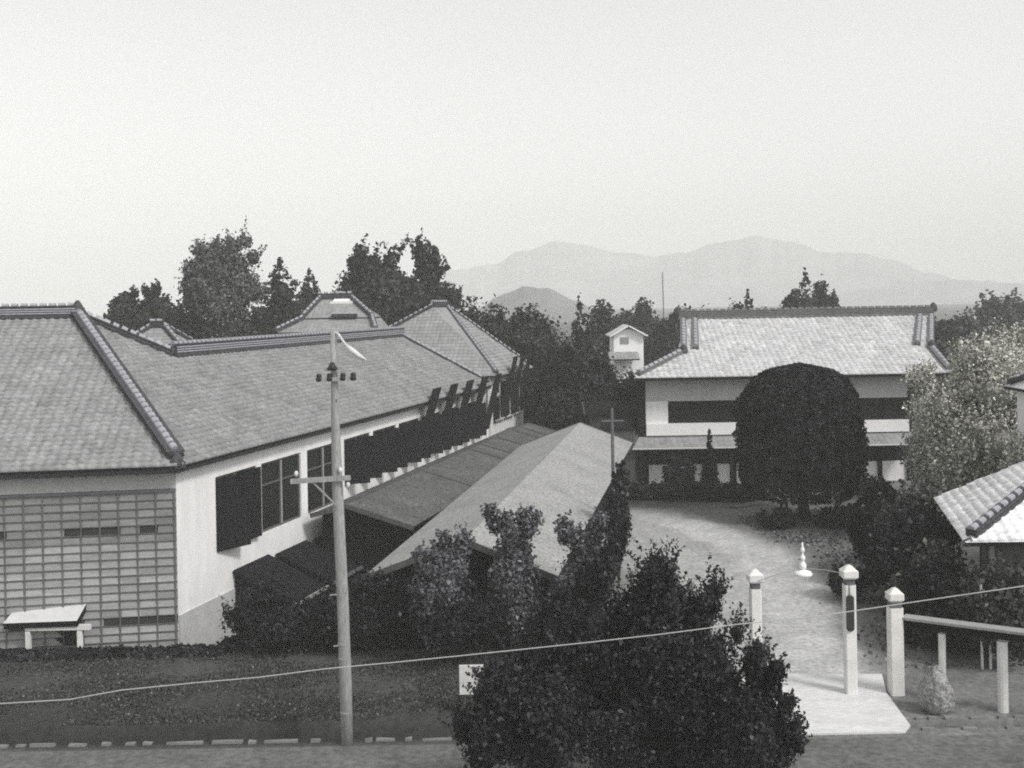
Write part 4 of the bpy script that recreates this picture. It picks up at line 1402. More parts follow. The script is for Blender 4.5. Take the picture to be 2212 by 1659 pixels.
mb.tube([dep(748, 746, PD - 0.25), dep(760, 757, PD - 0.28), dep(776, 769, PD - 0.3), dep(792, 778, PD - 0.3)], [0.04, 0.075, 0.06, 0.02], 10)
mb.build('lamp_shade', M['pale_paint'], la, smooth=True)
mb = MB()
wd_ = 15.0
wpt = [(-2600, 1480), (-1200, 1545), (-500, 1548), (-160, 1534), (0, 1520), (150, 1511), (260, 1491), (420, 1475), (560, 1463), (700, 1445), (850, 1431), (1000, 1416), (1250, 1390), (1420, 1371), (1590, 1349), (1750, 1333), (1835, 1321), (1950, 1304), (2080, 1285), (2212, 1266), (2400, 1240), (3200, 1090), (4600, 760)]
mb.tube([dep(u, v, wd_) for u, v in wpt], 0.0075, 6)
tag(mb.build('overhead_wire', M['wire']), 'single pale wire sagging across the whole foreground', 'wire')
# slim dark pole by the shed, and a far mast
p0 = dep(1327, 1185, 46.0)
mb = MB()
q0 = dep(1322, 882, 46.0)
mb.tube([(p0.x, 46, -0.6), (p0.x, 46, (q0.z) * 0.5), (q0.x, 46, q0.z)], [0.085, 0.075, 0.06], 8)
mb.beam((q0.x - 0.45, 45.95, q0.z - 0.5), (q0.x + 0.45, 45.95, q0.z - 0.5), 0.07, 0.07)
tag(mb.build('slim_pole', M['batten']), 'slim dark pole standing in shrubs at the right side of the gabled shed', 'pole')
mb = MB()
q = dep(1431, 588, 130)
mb.tube([(q.x + 0.15, 130, -1), (q.x, 130, q.z)], [0.09, 0.05], 6)
tag(mb.build('far_mast', M['batten']), 'thin distant mast against the hills left of the main hall roof', 'mast')

# ------------------------------------------------------------------ gate
def gate_post(u, vb, vt, width, label, cap=0.70):
    b = spot(u, vb)
    root = thing('gate_post', label, 'gate post', b, 'white gate posts at the entrance')
    top = dep(u, vt, b.y).z
    w = width
    mb = MB()
    ch = 0.03
    ring = lambda z, h: [Vector((b.x + sx, b.y + sy, z)) for sx, sy in ((-h, -h + ch), (-h + ch, -h), (h - ch, -h), (h, -h + ch), (h, h - ch), (h - ch, h), (-h + ch, h), (-h, h - ch))]
    mb.hexa(ring(0.0, w / 2), ring(top - 0.55, w / 2))
    mb.build('shaft', M['white_post'], root)
    mb = MB()
    mb.hexa(ring(top - 0.55, w / 2 * 0.86), ring(top - 0.38, w / 2 * 0.86))
    mb.build('neck', M['batten'], root)  # dark neck: shadow beneath the cap put into its colour
    mb = MB()
    c = w * cap
    mb.hexa(ring(top - 0.38, c * 0.8), ring(top - 0.33, c))
    mb.hexa(ring(top - 0.329, c), ring(top - 0.16, c))
    mb.hexa(ring(top - 0.159, c * 0.95), ring(top - 0.03, c * 0.35))
    mb.hexa(ring(top - 0.029, c * 0.28), ring(top, c * 0.12))
    mb.build('cap', M['white_post'], root)
    return root, b, top
g1r, gb1, gt1 = gate_post(1838, 1500, 1219, 0.31, 'tall white square gate post carrying the dark name plaque')
g2r, gb2, gt2 = gate_post(1635, 1496, 1228, 0.30, 'tall white gate post on the left half hidden by the dark bush')
g3r, gb3, gt3 = gate_post(1936, 1499, 1268, 0.37, 'shorter thicker white gate post where the timber rail begins', 0.56)
mb = MB()
sc_ = dep(1838, 1326, gb1.y - 0.24)
hh = (dep(1838, 1287, gb1.y - 0.24).z - dep(1838, 1365, gb1.y - 0.24).z)
w = 0.21
pr = [(-w / 2, 0.06), (-w / 2 + 0.06, 0), (w / 2 - 0.06, 0), (w / 2, 0.06), (w / 2, hh - 0.06), (w / 2 - 0.06, hh), (-w / 2 + 0.06, hh), (-w / 2, hh - 0.06)]
A_ = [Vector((sc_.x + x, gb1.y - 0.205, sc_.z - hh / 2 + z)) for x, z in pr]
mb.hexa([p + Vector((0, 0.05, 0)) for p in A_][::-1], A_[::-1])
pq = thing('name_plaque', 'dark vertical wooden plaque hung on the tall gate post', 'sign', (sc_.x, gb1.y - 0.22, sc_.z - hh / 2))
mb.build('board', M['plaque'], pq)
mb = MB()
mb.tube([(sc_.x, gb1.y - 0.165, sc_.z + hh / 2 + 0.28), (sc_.x, gb1.y - 0.19, sc_.z + hh / 2 - 0.02)], 0.018, 6)
mb.build('hanger', M['iron'], pq)
# lamp on the wire arch between the posts
lc = dep(1735, 1216, gb1.y)
lamp = thing('gate_lamp', 'white enamel lamp with wide shade hung on a thin arch between gate posts', 'lamp', lc)
mb = MB()
pts = []
for k in range(13):
    t = k / 12
    x = gb2.x + (gb1.x - gb2.x) * t
    zz = (gt2 - 0.3) * (1 - t) + (gt1 - 0.3) * t + 0.26 * math.sin(math.pi * t)
    pts.append((x, gb1.y, zz))
mb.tube(pts, 0.010, 6)
mb.build('arch', M['iron'], lamp, smooth=True)
mid = Vector(pts[6])
lb = Vector((mid.x, mid.y, mid.z - 0.12))
MB().lathe(lb, [(0.04, -0.1), (0.12, -0.08), (0.25, -0.05), (0.26, 0.0), (0.22, 0.05), (0.08, 0.1), (0.05, 0.12)], 20).build('shade', M['enamel'], lamp, smooth=True)
MB().lathe(lb, [(0.07, 0.12), (0.1, 0.16), (0.1, 0.26), (0.06, 0.3), (0.04, 0.36), (0.075, 0.40), (0.075, 0.46), (0.035, 0.5), (0.03, 0.58), (0.06, 0.62), (0.06, 0.68), (0.025, 0.74), (0.02, 0.86)], 14).build('finial', M['enamel'], lamp, smooth=True)
# timber rail on white posts running right from the short post
rl = thing('timber_rail', 'heavy weathered timber rail on two white posts right of the gate', 'fence', (gb3.x + 1.5, 30.8, 0))
ra_, rb_ = dep(1952, 1334, gb3.y), spot(2212, 1367, 2.18)
rd = (rb_ - ra_)
re_ = ra_ + rd * 3.1
MB().beam(ra_ + up * 0.02, re_ + up * 0.02, 0.42, 0.07).build('coping_plank', M['pole_wood'], rl)
MB().beam(ra_ - up * 0.13, re_ - up * 0.15, 0.2, 0.2).build('beam', M['dark_wood'], rl)
for u, w in ((2035, 0.19), (2165, 0.27), (2300, 0.25), (2400, 0.25)):
    tt = {2035: 0.33, 2165: 0.82, 2300: 1.75, 2400: 2.85}[u]
    p = ra_ + rd * tt
    if u < 2200:
        p.x = dep(u, 1400, p.y).x
    mb = MB()
    mb.tube([(p.x, p.y, -0.02), (p.x, p.y, p.z - 0.3)], [w / 2, w / 2], 12)
    mb.build('post', M['white_post'], rl)
for u, v0 in ((2138, 1322), (2120, 1330)):
    p = dep(u, v0, 33.5)
    mb = MB()
    mb.tube([(p.x, 33.5, 0), (p.x, 33.5, dep(u, 1262 if u == 2120 else 1290, 33.5).z)], 0.04, 7)
    tag(mb.build('garden_stake', M['pale_paint']), 'thin pale stake behind the timber rail, ' + ('taller one to the left' if u == 2120 else 'shorter one to the right'), 'stake', 'garden stakes')
# boulder
bc = spot(2022, 1538)
rk = random.Random(4)
bv = MB()
ico = []
n1, n2_ = 12, 16
for i in range(n1 + 1):
    th_ = math.pi * i / n1
    ring = []
    for j in range(n2_):
        ph = 2 * math.pi * j / n2_
        k = 1 + 0.09 * math.sin(3 * ph + 1.3) * math.sin(th_) + 0.04 * math.sin(4 * th_ + 2 * ph) + rk.uniform(-0.04, 0.04)
        z = 0.66 * math.cos(th_) * k + 0.55
        sq = 0.52 * (1 - 0.45 * smooth(0.25, 1.15, z))
        ring.append(Vector((bc.x + sq * k * math.sin(th_) * math.cos(ph), bc.y + 0.42 * k * math.sin(th_) * math.sin(ph), max(-0.02, z))))
    ico.append(ring)
for i in range(n1):
    for j in range(n2_):
        bv.face([ico[i][j], ico[i + 1][j], ico[i + 1][(j + 1) % n2_], ico[i][(j + 1) % n2_]])
tag(bv.build('boulder', M['boulder']), 'large mottled upright rock beside the white slab', 'rock')
# notice board half hidden by the bush
nb = spot(1012, 1545)
nt_ = thing('notice_board', 'plain white notice board half hidden behind the dark foreground bush', 'sign', nb)
b0, b1 = dep(993, 1500, nb.y), dep(1046, 1436, nb.y)
mb = MB()
mb.box(((b0.x + b1.x) / 2, nb.y, b0.z), b1.x - b0.x, 0.05, b1.z - b0.z)
mb.build('panel', M['white_post'], nt_)
for x in (b0.x + 0.12, b1.x - 0.12):
    MB().box((x, nb.y + 0.06, -0.05), 0.09, 0.06, b1.z).build('leg', M['brown_wood'], nt_)
# kerb stones
rk = random.Random(9)
def kerb(x0, x1, y, label, gap, hgt=0.07):
    x = x0
    while x < x1:
        L = rk.choice((0.22, 0.3, 0.4, 0.55, 0.8)) * rk.uniform(0.8, 1.2)
        mb = MB()
        h = hgt * rk.uniform(0.7, 1.15)
        c = Vector((x + L / 2, y + rk.uniform(-0.03, 0.03), -0.15))
        q = [Vector((-L / 2, -0.08, 0)), Vector((L / 2, -0.08, 0)), Vector((L / 2, 0.08, 0)), Vector((-L / 2, 0.08, 0))]
        tq = [Vector((p.x * 0.93, p.y * 0.8, 0.15 + h + rk.uniform(-0.02, 0.02))) for p in q]
        mb.hexa([c + p for p in q], [c + p for p in tq])
        tag(mb.build('kerb_stone', M['kerb']), label, 'kerb stone', 'kerb stones along the ditch')
        x += L + rk.uniform(0.06, gap) * (2.2 if rk.random() < 0.2 else 1)
kerb(-13.5, -4.8, 28.8, 'rough pale kerb stone in the row left of the utility pole', 0.4)
kerb(-3.9, 2.6, 28.78, 'rough pale kerb stone between the utility pole and the dark bush', 0.3)
kerb(10.3, 14.6, 29.6, 'pale kerb stone in the back row of the ditch right of the slab', 0.3)
kerb(10.2, 14.6, 28.86, 'pale kerb stone in the front row of the ditch right of the slab', 0.55)
# stone edging in the forecourt
mb = MB()
ea, eb = spot(1585, 1098), spot(1705, 1076)
mb.beam(ea + up * 0.05, eb + up * 0.05, 0.5, 0.12)
structure(mb.build('path', M['street']))

# ------------------------------------------------------------------ hedges, shrubs, trees
def hedge(name, label, p, q, w, h, mat, n, size, z0=0.0, clip=0.0):
    p, q = Vector(p), Vector(q)
    L = (q - p).length
    d = (q - p).normalized()
    sd = Vector((-d.y, d.x, 0))
    r = random.Random(int(abs(p.x * 100)))
    k = max(3, int(L / (w * 0.7)))
    cl = []
    for i in range(k):
        c = p + d * (L * (i + 0.5) / k) + sd * r.uniform(-0.1, 0.1) * w
        hh = h * r.uniform(0.9 - clip, 1.05)
        cl.append(((c.x, c.y, z0 + hh * 0.45), (L / k * 0.85, w * 0.55, hh * 0.58)))
    P, Nn, S = scatter(cl, n, size)
    c = (p + q) / 2
    O = (c.x, c.y, z0)
    o = leaf_object(name, P, Nn, S, mat, None, cores=[(a, [x * 0.8 for x in b]) for a, b in cl], O=O)
    o.location = O
    ORIGIN[o.name] = Vector(O)
    return tag(o, label, 'hedge')
ha, hb = spot(-60, 1432), spot(475, 1420)
hedge('low_hedge', 'low dark clipped hedge along the foot of the lattice wall', ha + Vector((0, 0.35, 0)), hb + Vector((0, 0.35, 0)), 0.8, 0.24, M['leaf_clip'], 9000, 0.10)
ha, hb = spot(480, 1412), spot(1130, 1392)
hedge('yard_hedge', 'low dark hedge between the grass bank and the sunken yard', ha + Vector((0, 0.2, 0)), hb, 0.7, 0.5, M['leaf_clip'], 8000, 0.10)
def bush(label, u0, u1, vt, vb, D, gz, mat, n, size, name='shrub', k=12, tops=None, frac=0.4, seed=0, taper=0.3, group=None, core=True, cat='shrub', depth=1.0, wide=1.0):
    r = random.Random(seed + int(u0 * 3))
    um = (u0 + u1) / 2
    pt, pb2 = dep(um, vt, D), dep(um, vb, D)
    W = (u1 - u0) / F_PX * D / 2 * wide
    zb = max(gz, pb2.z)
    base = Vector((pt.x, D, gz))
    root = thing(name, label, cat, base, group)
    cz, rz = (pt.z + zb) / 2, (pt.z - zb) / 2
    cl = fill_clumps((base.x, D, cz), (W, W * depth, rz), k, frac, taper, r)
    cl.append(((base.x, D, cz - rz * 0.2), (W * 0.7, W * 0.65 * depth, rz * 0.7)))
    if tops:
        for (tu, tv, tr) in tops:
            p = dep(tu, tv, D + r.uniform(-0.3, 0.3) * W)
            rr = tr / F_PX * D
            cl.append(((p.x, p.y, p.z - rr), (rr * 0.8, rr * 0.8, rr * 1.1)))
            cl.append(((p.x * 0.75 + base.x * 0.25, p.y, p.z - rr * 2.6), (rr * 1.2, rr * 1.2, rr * 1.6)))
    P, Nn, S = scatter(cl, n, size)
    S = S * RNG.choice([0.7, 1.0, 1.35], len(S), p=[0.4, 0.4, 0.2])
    ns_ = int(60 + n / 110)
    P2, N2, S2 = sprays(cl, ns_, min(0.5, W * 0.24), size * 0.95)
    P, Nn, S = np.vstack([P, P2]), np.vstack([Nn, N2]), np.concatenate([S, S2])
    global CLUMP_TONE
    CLUMP_TONE = np.concatenate([CLUMP_TONE, RNG.normal(0.12, 0.15, len(P2))])
    keep = P[:, 2] > gz - 0.05
    CLUMP_TONE = CLUMP_TONE[keep]
    P, Nn, S = P[keep], Nn[keep], S[keep]
    O = ORIGIN[root.name]
    leaf_object('foliage', P, Nn, S, mat, root, cores=[(c, [q * 0.5 for q in rad]) for c, rad in cl] if core else None, O=O)
    mb = MB()
    for j in range(3):
        an = 2.1 * j + r.uniform(0, 1)
        mb.tube([base, base + Vector((math.cos(an) * W * 0.2, math.sin(an) * W * 0.2, (cz - gz) * 0.6)), base + Vector((math.cos(an) * W * 0.4, math.sin(an) * W * 0.4, (cz - gz) * 1.1))], [0.05, 0.035, 0.015], 6)
    mb.build('stem', M['bark'], root)
    return root
gn = 60000
gx_, gy_ = RNG.uniform(-19, 5.3, gn), RNG.uniform(30.15, 36.2, gn)
den_ = np.sin(gx_ * 1.3 + gy_ * 0.7) + np.sin(gx_ * 0.45 - gy_ * 1.9) + RNG.normal(0, 0.9, gn)
m_ = den_ > -0.2
gx_, gy_ = gx_[m_], gy_[m_]
gn = len(gx_)
GP = np.stack([gx_, gy_, RNG.uniform(0.01, 0.09, gn)], 1)
GN = RNG.normal(size=(gn, 3)) * np.array([1, 1, 0.6])
GN /= np.linalg.norm(GN, axis=1)[:, None]
tag(leaf_object('grass', GP, GN, 0.05 * RNG.uniform(0.5, 1.6, gn), M['leaf_mid'], None), 'short tufted grass on the bank beside the ditch', 'grass', kind='stuff')
wn_ = 16000
wx, wy = RNG.uniform(6.5, 18, wn_), RNG.uniform(33.6, 60, wn_)
td = np.array([seg_dist(a_, b_, TRACK) for a_, b_ in zip(wx, wy)])
keep_ = (td > 2.2 + RNG.normal(0, 0.5, wn_)) & (np.sin(wx * 1.1 + wy * 0.6) + np.sin(wx * 0.5 - wy * 1.3) + RNG.normal(0, 0.8, wn_) > 0.1) & (wx > TRACK[3].x - 1 + (wy - 42) * 0.12)
wx, wy = wx[keep_], wy[keep_]
WP = np.stack([wx, wy, RNG.uniform(0.0, 0.07, len(wx))], 1)
WN = RNG.normal(size=(len(wx), 3)) * np.array([1, 1, 0.8])
WN /= np.linalg.norm(WN, axis=1)[:, None]
tag(leaf_object('weeds', WP, WN, 0.10 * RNG.uniform(0.5, 1.5, len(wx)), M['leaf_shrub'], None), 'scattered low weeds on the gravel right of the drive', 'weeds', kind='stuff')
# foreground dark mass (on our side of the street)
bush('big dark foreground evergreen with pointed twin tops at bottom centre', 1205, 1640, 1245, 1745, 25.0, 0, M['leaf_dark'], 60000, 0.07, k=34, tops=[(1420, 1192, 36), (1400, 1212, 36), (1444, 1216, 30), (1545, 1252, 26), (1538, 1285, 28), (1330, 1290, 30), (1255, 1340, 36), (1620, 1400, 26), (1590, 1350, 22)], name='foreground_bush', frac=0.27, depth=0.8)
bush('ragged dark foreground bush spilling over the pale slab', 1500, 1712, 1430, 1770, 24.2, 0, M['leaf_dark'], 26000, 0.07, k=18, tops=[(1640, 1398, 24), (1678, 1425, 22), (1700, 1500, 22), (1718, 1555, 24), (1722, 1600, 14)], name='foreground_bush', frac=0.3, depth=0.8)
bush('broad lower dark foreground bush in front of the notice board', 985, 1330, 1395, 1672, 24.6, 0, M['leaf_dark'], 42000, 0.07, k=24, tops=[(1060, 1440, 40), (1120, 1400, 40), (1200, 1370, 44), (1000, 1540, 34)], name='foreground_bush', frac=0.3, depth=0.8)
bush('tip of a dark bush at the bottom edge right of the utility pole', 770, 880, 1642, 1800, 23.0, 0, M['leaf_dark'], 6000, 0.07, k=8, name='foreground_bush')
# shrubs in the yard in front of the gabled shed
bush('feathery grey shrub in front of the gabled shed, tallest spray', 1035, 1190, 1120, 1400, 35.4, -0.2, M['leaf_shrub'], 9360, 0.09, k=16, tops=[(1056, 1092, 16), (1098, 1105, 18), (1130, 1100, 20), (1158, 1105, 14)], frac=0.26, core=False)
bush('loose grey shrub beside the pale path edge', 1165, 1330, 1140, 1400, 35.0, -0.2, M['leaf_shrub'], 10080, 0.09, k=16, tops=[(1215, 1112, 18), (1245, 1135, 16), (1280, 1140, 20), (1300, 1110, 16)], frac=0.27, core=False)
bush('dark shrub with pale flecks below the shed gable', 850, 1040, 1160, 1400, 35.0, -0.5, M['leaf_shrub'], 9360, 0.09, k=15, tops=[(960, 1145, 24), (1000, 1150, 22), (905, 1180, 20)], frac=0.3, core=False)
bush('low dark shrub in the corner under the white wing wall', 478, 700, 1262, 1412, 36.8, YARD_Z, M['leaf_clip'], 9360, 0.09, k=14)
bush('low dark shrub behind the utility pole', 660, 900, 1248, 1410, 36.9, YARD_Z, M['leaf_clip'], 10080, 0.09, k=14)
bush('low dark shrub between the hedge and the gabled shed', 860, 1110, 1255, 1405, 34.9, -0.2, M['leaf_clip'], 9360, 0.09, k=14)
bush('dark thicket at the left edge of the drive', 1180, 1345, 1215, 1420, 34.2, -0.2, M['leaf_dark'], 11700, 0.09, k=18, tops=[(1320, 1160, 26), (1300, 1200, 26)])
bush('narrow dark evergreen beside the slim pole', 1300, 1366, 1040, 1215, 44.5, 0, M['leaf_dark'], 3800, 0.13, k=12, tops=[(1345, 1000, 16), (1325, 1060, 18)], taper=0.5)
# clipped dome tree and what grows at its foot
cD = 56.5
ct = dep(1729, 786, cD)
dome = thing('clipped_dome_tree', 'huge dark clipped dome shaped tree in front of the main hall', 'tree', (dep(1729, 1000, cD).x, cD, 0))
cl = []
W = 131 / F_PX * cD
zb_ = dep(1732, 1075, cD).z
O = ORIGIN[dome.name]
n = 32000
H_ = ct.z - zb_
zc = zb_ + H_ * 0.45
PZ = [0.0, 0.04, 0.14, 0.30, 0.48, 0.64, 0.78, 0.89, 0.96, 1.0]
PR = [0.72, 0.88, 0.97, 1.0, 0.995, 0.98, 0.91, 0.73, 0.48, 0.05]
tz_ = RNG.beta(1.15, 1.0, n)
ph_ = RNG.uniform(0, 2 * np.pi, n)
rr_ = np.interp(tz_, PZ, PR)
dr_ = (np.interp(tz_ + 0.02, PZ, PR) - np.interp(tz_ - 0.02, PZ, PR)) / 0.04
wob = 1 + 0.045 * np.sin(ph_ * 5 + tz_ * 9) + 0.04 * np.sin(ph_ * 11 - tz_ * 17) + 0.02 * np.sin(ph_ * 23 + tz_ * 37)
CLUMP_TONE = 0.35 * np.sin(ph_ * 7 + tz_ * 15) * np.sin(ph_ * 13 - tz_ * 22)
dep_ = 1 - 0.12 * RNG.uniform(0, 1, n) ** 2 + 0.012 * RNG.normal(size=n)
P = np.stack([O.x + np.cos(ph_) * rr_ * W * wob * dep_, cD + np.sin(ph_) * rr_ * W * 0.95 * wob * dep_, zb_ + tz_ * H_ * (0.985 + 0.015 * wob)], 1)
Nn = np.stack([np.cos(ph_), np.sin(ph_), -dr_ * W / H_], 1)
Nn /= np.linalg.norm(Nn, axis=1)[:, None]
Nn = Nn * 0.9 + RNG.normal(size=(n, 3)) * 0.5
Nn /= np.linalg.norm(Nn, axis=1)[:, None]
leaf_object('crown', P, Nn, 0.14 * RNG.uniform(0.6, 1.3, n), M['leaf_clip'], dome, cores=[((O.x, cD, zc), (W * 0.80, W * 0.76, H_ * 0.40)), ((O.x, cD, zb_ + H_ * 0.3), (W * 0.82, W * 0.78, H_ * 0.24))], O=O)
trunk_mesh((O.x + 0.2, cD, 0), (O.x, cD, zc), 0.28, dome, 5, random.Random(3), 1.5)
bush('dark low shrub to the left of the dome tree trunk', 1632, 1722, 1102, 1150, 54.6, 0, M['leaf_clip'], 3000, 0.13, k=9)
bush('dark low shrub to the right of the dome tree trunk', 1752, 1880, 1088, 1150, 54.6, 0, M['leaf_clip'], 3400, 0.13, k=10)
bush('dark rounded shrub touching the right side of the dome tree', 1850, 1960, 1035, 1180, 54.0, 0, M['leaf_dark'], 4200, 0.14, k=12)
tree('conifer', 'slim dark cypress standing in front of the main hall', 1516, 1548, 928, 64.0, 0, M['leaf_clip'], 2600, 0.13, low=0.02, name='cypress_tree', k=12)
bush('dark rounded bush in front of the white panels left of the cypress', 1418, 1500, 975, 1075, 65.0, 0, M['leaf_dark'], 3200, 0.14, k=11)
hedge('forecourt_hedge', 'dark hedge along the foot of the main hall front', spot(1365, 1078), spot(1640, 1082), 1.3, 0.95, M['leaf_clip'], 7000, 0.13)
# right-hand side
bush('big pale speckled bush in front of the white house', 1985, 2260, 735, 1110, 50.0, 0, M['leaf_pale'], 42000, 0.095, name='pale_bush', k=30, tops=[(1985, 795, 22), (2080, 740, 40), (2160, 720, 50), (2210, 700, 40), (1975, 860, 26)], frac=0.4, wide=1.2)
bush('pale speckled bush at the right end of the main hall', 1950, 2080, 860, 1100, 53.0, 0, M['leaf_pale'], 15000, 0.095, name='pale_bush', k=16, tops=[(1968, 800, 16), (2003, 790, 18)], frac=0.4, wide=1.2)
bush('pale speckled bush in front of the white house wall at the right edge', 2140, 2300, 905, 1060, 42.5, 0, M['leaf_pale'], 9000, 0.08, name='pale_bush', k=14, frac=0.4)
bush('olive grey bush below the pale bushes left of the tiled house', 1890, 2060, 1000, 1240, 43.0, 0, M['leaf_olive'], 8500, 0.14, k=20, frac=0.4, wide=1.2)
bush('dark shrub spreading below the tiled house eave', 1925, 2100, 1180, 1390, 36.0, 0, M['leaf_olive'], 8000, 0.13, k=18, frac=0.4, wide=1.2)
bush('dark shrub under the front eave of the tiled house', 2075, 2260, 1215, 1420, 33.6, 0, M['leaf_olive'], 7500, 0.12, k=16, frac=0.4, wide=1.2)
tree('broad', 'small dark tree with bare stem behind the gate lamp', 1815, 1950, 1075, 45.0, 0, M['leaf_dark'], 7000, 0.13, vb=1215, k=14, seed=3)
bush('rounded dark shrub right behind the plaque gate post', 1778, 1888, 1222, 1285, 41.5, 0, M['leaf_dark'], 3800, 0.11, k=10)
bush('dark leafy mass filling the garden between the dome tree and the tiled house', 1885, 2080, 1090, 1330, 40.0, 0, M['leaf_dark'], 13000, 0.12, k=22, frac=0.4, wide=1.15)
bush('dark leafy shrub behind the timber rail and the boulder', 1950, 2110, 1210, 1350, 35.0, 0, M['leaf_dark'], 8000, 0.11, k=16, frac=0.4, wide=1.1)
# skyline trees
SK = 'trees on the skyline'
tree('broad', 'tall feathery bamboo-like tree, the highest crown on the left skyline', 392, 556, 505, 92, YARD_Z, M['leaf_feather'], 30000, 0.20, low=0.30, group=SK, wide=1.2, k=46, frac=0.27, taper=0.1, vb=745, tops=[(430, 518, 20), (465, 514, 22), (500, 506, 22), (528, 502, 18), (412, 560, 22), (545, 540, 18), (450, 545, 34), (505, 545, 36), (480, 575, 50)], name='feathery_tree')
tree('broad', 'leftmost dark bushy crown with small points beside the descending hip ridge', 234, 304, 640, 96, YARD_Z, M['leaf_far'], 7000, 0.25, group=SK, wide=1.2, k=14, frac=0.42, vb=735, tops=[(247, 646, 7), (263, 634, 8), (279, 638, 7), (291, 626, 8)])
tree('broad', 'second dark bushy crown from the left with two sharp points', 296, 366, 636, 98, YARD_Z, M['leaf_far'], 7000, 0.25, group=SK, wide=1.2, k=14, frac=0.42, vb=735, tops=[(313, 620, 8), (340, 617, 8), (328, 634, 8), (355, 644, 7)])
for lb_, a, b, v in (('low dark crown at the foot of the left skyline trees, nearest the hip ridge', 232, 335, 650), ('low dark crown under the left side of the feathery tree', 350, 450, 652), ('low dark crown under the right side of the feathery tree', 470, 590, 650), ('low dark crown left of the temple eave', 590, 680, 668)):
    tree('broad', lb_, a, b, v, 93, YARD_Z, M['leaf_far'], 7000, 0.28, group=SK, wide=1.3, k=16, frac=0.45)
tree('broad', 'low dark crown between the twin pointed crown and the feathery tree', 330, 420, 650, 90, YARD_Z, M['leaf_far'], 5700, 0.30, group=SK, wide=1.45, k=12)
tree('conifer', 'pointed conifer right of the feathery tree, the taller of two', 566, 642, 560, 98, YARD_Z, M['leaf_far'], 8500, 0.24, group=SK, wide=1.45, name='conifer_tree', vb=748)
tree('conifer', 'small pointed conifer left of the temple roof', 642, 694, 582, 104, YARD_Z, M['leaf_far'], 7000, 0.24, group=SK, wide=1.45, name='conifer_tree', vb=748)
tree('broad', 'low dark crown below the two pointed conifers', 540, 660, 655, 94, YARD_Z, M['leaf_far'], 6600, 0.30, group=SK, wide=1.45, k=14)
tree('broad', 'small crown just behind the temple ridge', 690, 752, 618, 122, YARD_Z, M['leaf_far'], 3900, 0.4, group=SK, wide=1.45, k=10)
tree('broad', 'full round crown right of the temple roof', 736, 868, 545, 100, YARD_Z, M['leaf_far'], 12000, 0.30, group=SK, wide=1.45, k=22, vb=745, tops=[(780, 526, 18), (765, 548, 20), (808, 546, 18), (790, 560, 30), (866, 530, 6), (858, 546, 8), (846, 562, 10)], frac=0.4)
tree('broad', 'tree with two upright plumes above hall roof, tallest right of the temple', 850, 972, 585, 103, YARD_Z, M['leaf_far'], 11400, 0.30, group=SK, wide=1.45, k=18, vb=745, tops=[(903, 514, 9), (905, 530, 12), (908, 550, 14), (940, 531, 9), (942, 548, 12), (950, 570, 14), (966, 572, 6), (925, 590, 26)], frac=0.4)
rows_ = [
    ('dark crown rising behind the second hall ridge', 960, 1050, 622, 92, 'broad'),
    ('dark crown second right of the second hall ridge', 1030, 1110, 634, 92, 'broad'),
    ('dark crown at the left foot of the small hill', 1095, 1170, 655, 94, 'broad'),
    ('dark crown below the small hill', 1150, 1230, 672, 92, 'broad'),
    ('dark pointed conifer right of the small hill', 1226, 1276, 636, 96, 'conifer'),
    ('dark crown between the pointed conifer and the storehouse', 1262, 1335, 664, 118, 'broad'),
    ('dark crown behind the storehouse roof', 1330, 1392, 662, 150, 'broad'),
    ('round dark crown right of the storehouse', 1370, 1420, 652, 146, 'broad'),
    ('dark crown between the storehouse and the main hall roof', 1395, 1455, 690, 118, 'broad'),
    ('deep dark tree right beside the second hall eave', 1165, 1260, 735, 84, 'broad'),
    ('deep dark tree in the middle of the wood behind the gabled shed', 1225, 1320, 745, 82, 'broad'),
    ('deep dark tree in front of the storehouse foot', 1290, 1400, 790, 80, 'broad'),
    ('dark tree filling the gap beside the main hall left corner', 1318, 1390, 762, 110, 'broad'),
    ('dark tree behind the far right verge of the second hall', 1080, 1190, 690, 90, 'broad'),
]
for i, (lb_, a, b, v, D, kd) in enumerate(rows_):
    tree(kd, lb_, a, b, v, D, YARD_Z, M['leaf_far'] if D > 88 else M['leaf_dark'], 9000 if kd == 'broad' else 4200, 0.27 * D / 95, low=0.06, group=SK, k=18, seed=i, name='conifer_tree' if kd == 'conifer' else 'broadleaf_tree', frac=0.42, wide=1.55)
bush('dark undergrowth below the second hall windows', 1150, 1260, 840, 960, 79, YARD_Z, M['leaf_dark'], 4200, 0.2, k=12)
bush('dark undergrowth behind the gabled shed roof peak', 1235, 1330, 845, 960, 78, YARD_Z, M['leaf_dark'], 4200, 0.2, k=12)
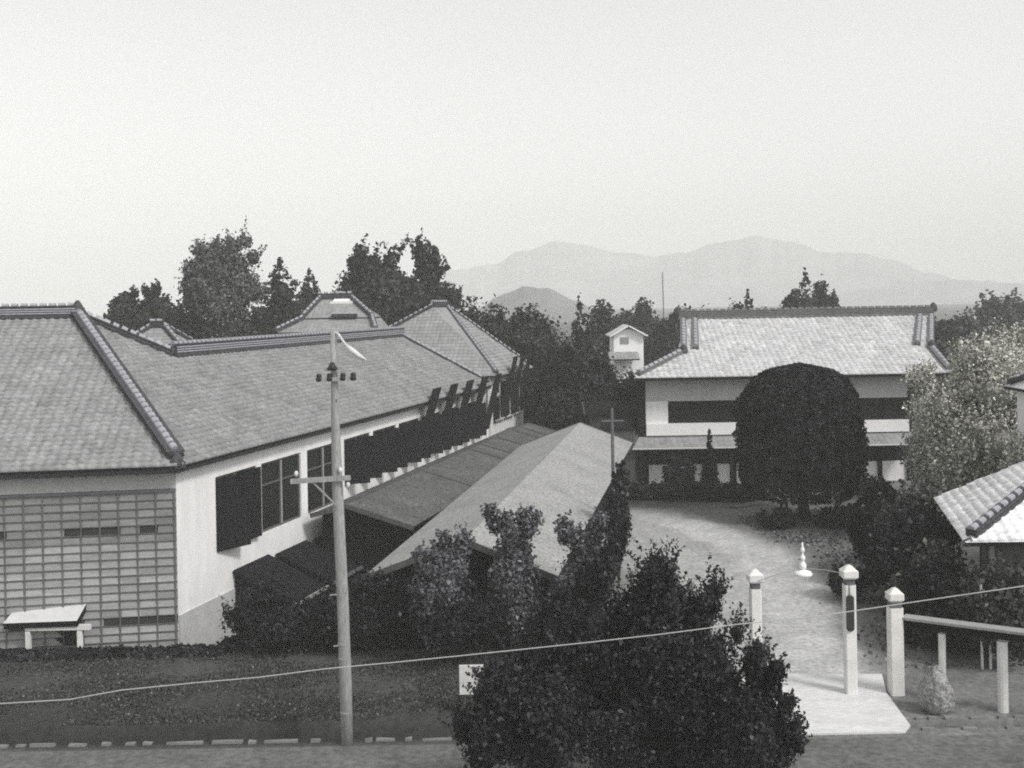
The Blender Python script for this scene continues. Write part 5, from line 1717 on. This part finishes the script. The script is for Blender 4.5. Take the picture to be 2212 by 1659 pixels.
for lb_, a, b, v, D, kd in (('short dark crown above the main hall ridge, left of a pair', 1568, 1604, 640, 130, 'broad'), ('short pointed crown above the main hall ridge, right of a pair', 1598, 1632, 629, 130, 'conifer'),
                           ('tall pointed conifer above the middle of the main hall ridge', 1706, 1772, 588, 128, 'conifer'), ('low crown left of the tall conifer above the main hall ridge', 1686, 1730, 632, 130, 'broad'),
                           ('upright crown right of the tall conifer above the main hall ridge', 1758, 1792, 618, 132, 'broad'), ('smaller upright crown further right above the main hall ridge', 1784, 1810, 626, 134, 'broad')):
    tree(kd, lb_, a, b, v, D, 0, M['leaf_far'], 4200, 0.32, low=0.2, group=SK, k=12, name='conifer_tree' if kd == 'conifer' else 'broadleaf_tree', wide=1.45, frac=0.45)
for i, (lb_, a, b, v) in enumerate((('low dark bushy crown over the left part of the main hall ridge', 1440, 1510, 655), ('low dark bushy crown over the main hall ridge left of the pair', 1500, 1572, 656), ('low crown just left of the tall conifer group over the ridge', 1630, 1690, 662))):
    tree('broad', lb_, a, b, v, 126, 0, M['leaf_far'], 4200, 0.34, low=0.3, group=SK, k=12, seed=i, wide=1.3, frac=0.45)
for i, (lb_, a, b, v, D) in enumerate((('hazy grey tree behind the main hall right gable', 2010, 2120, 668, 120), ('hazy grey tree at the right edge behind the pale bush', 2085, 2200, 652, 150), ('tallest hazy tree at the right edge of the skyline', 2150, 2290, 630, 170))):
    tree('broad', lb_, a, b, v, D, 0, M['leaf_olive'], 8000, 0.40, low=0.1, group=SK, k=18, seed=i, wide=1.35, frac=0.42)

# ------------------------------------------------------------------ air
mb = MB()
q = [Vector((-2650, -90, -3)), Vector((2650, -90, -3)), Vector((2650, 2650, -3)), Vector((-2650, 2650, -3))]
mb.hexa(q, [Vector((p.x, p.y, 142)) for p in q])
hz_m = bpy.data.materials.new('haze_air')
hz_m.use_nodes = True
nt = hz_m.node_tree
nt.nodes.clear()
ho = nt.nodes.new('ShaderNodeOutputMaterial')
pv = nt.nodes.new('ShaderNodeVolumePrincipled')
pv.inputs['Color'].default_value = (0.995, 1.0, 0.985, 1)
pv.inputs['Density'].default_value = 0.00078
pv.inputs['Anisotropy'].default_value = -0.35
nt.links.new(pv.outputs[0], ho.inputs['Volume'])
hz = mb.build('haze', hz_m)
tag(hz, 'pale summer haze thickening towards the hills', 'haze', kind='stuff')
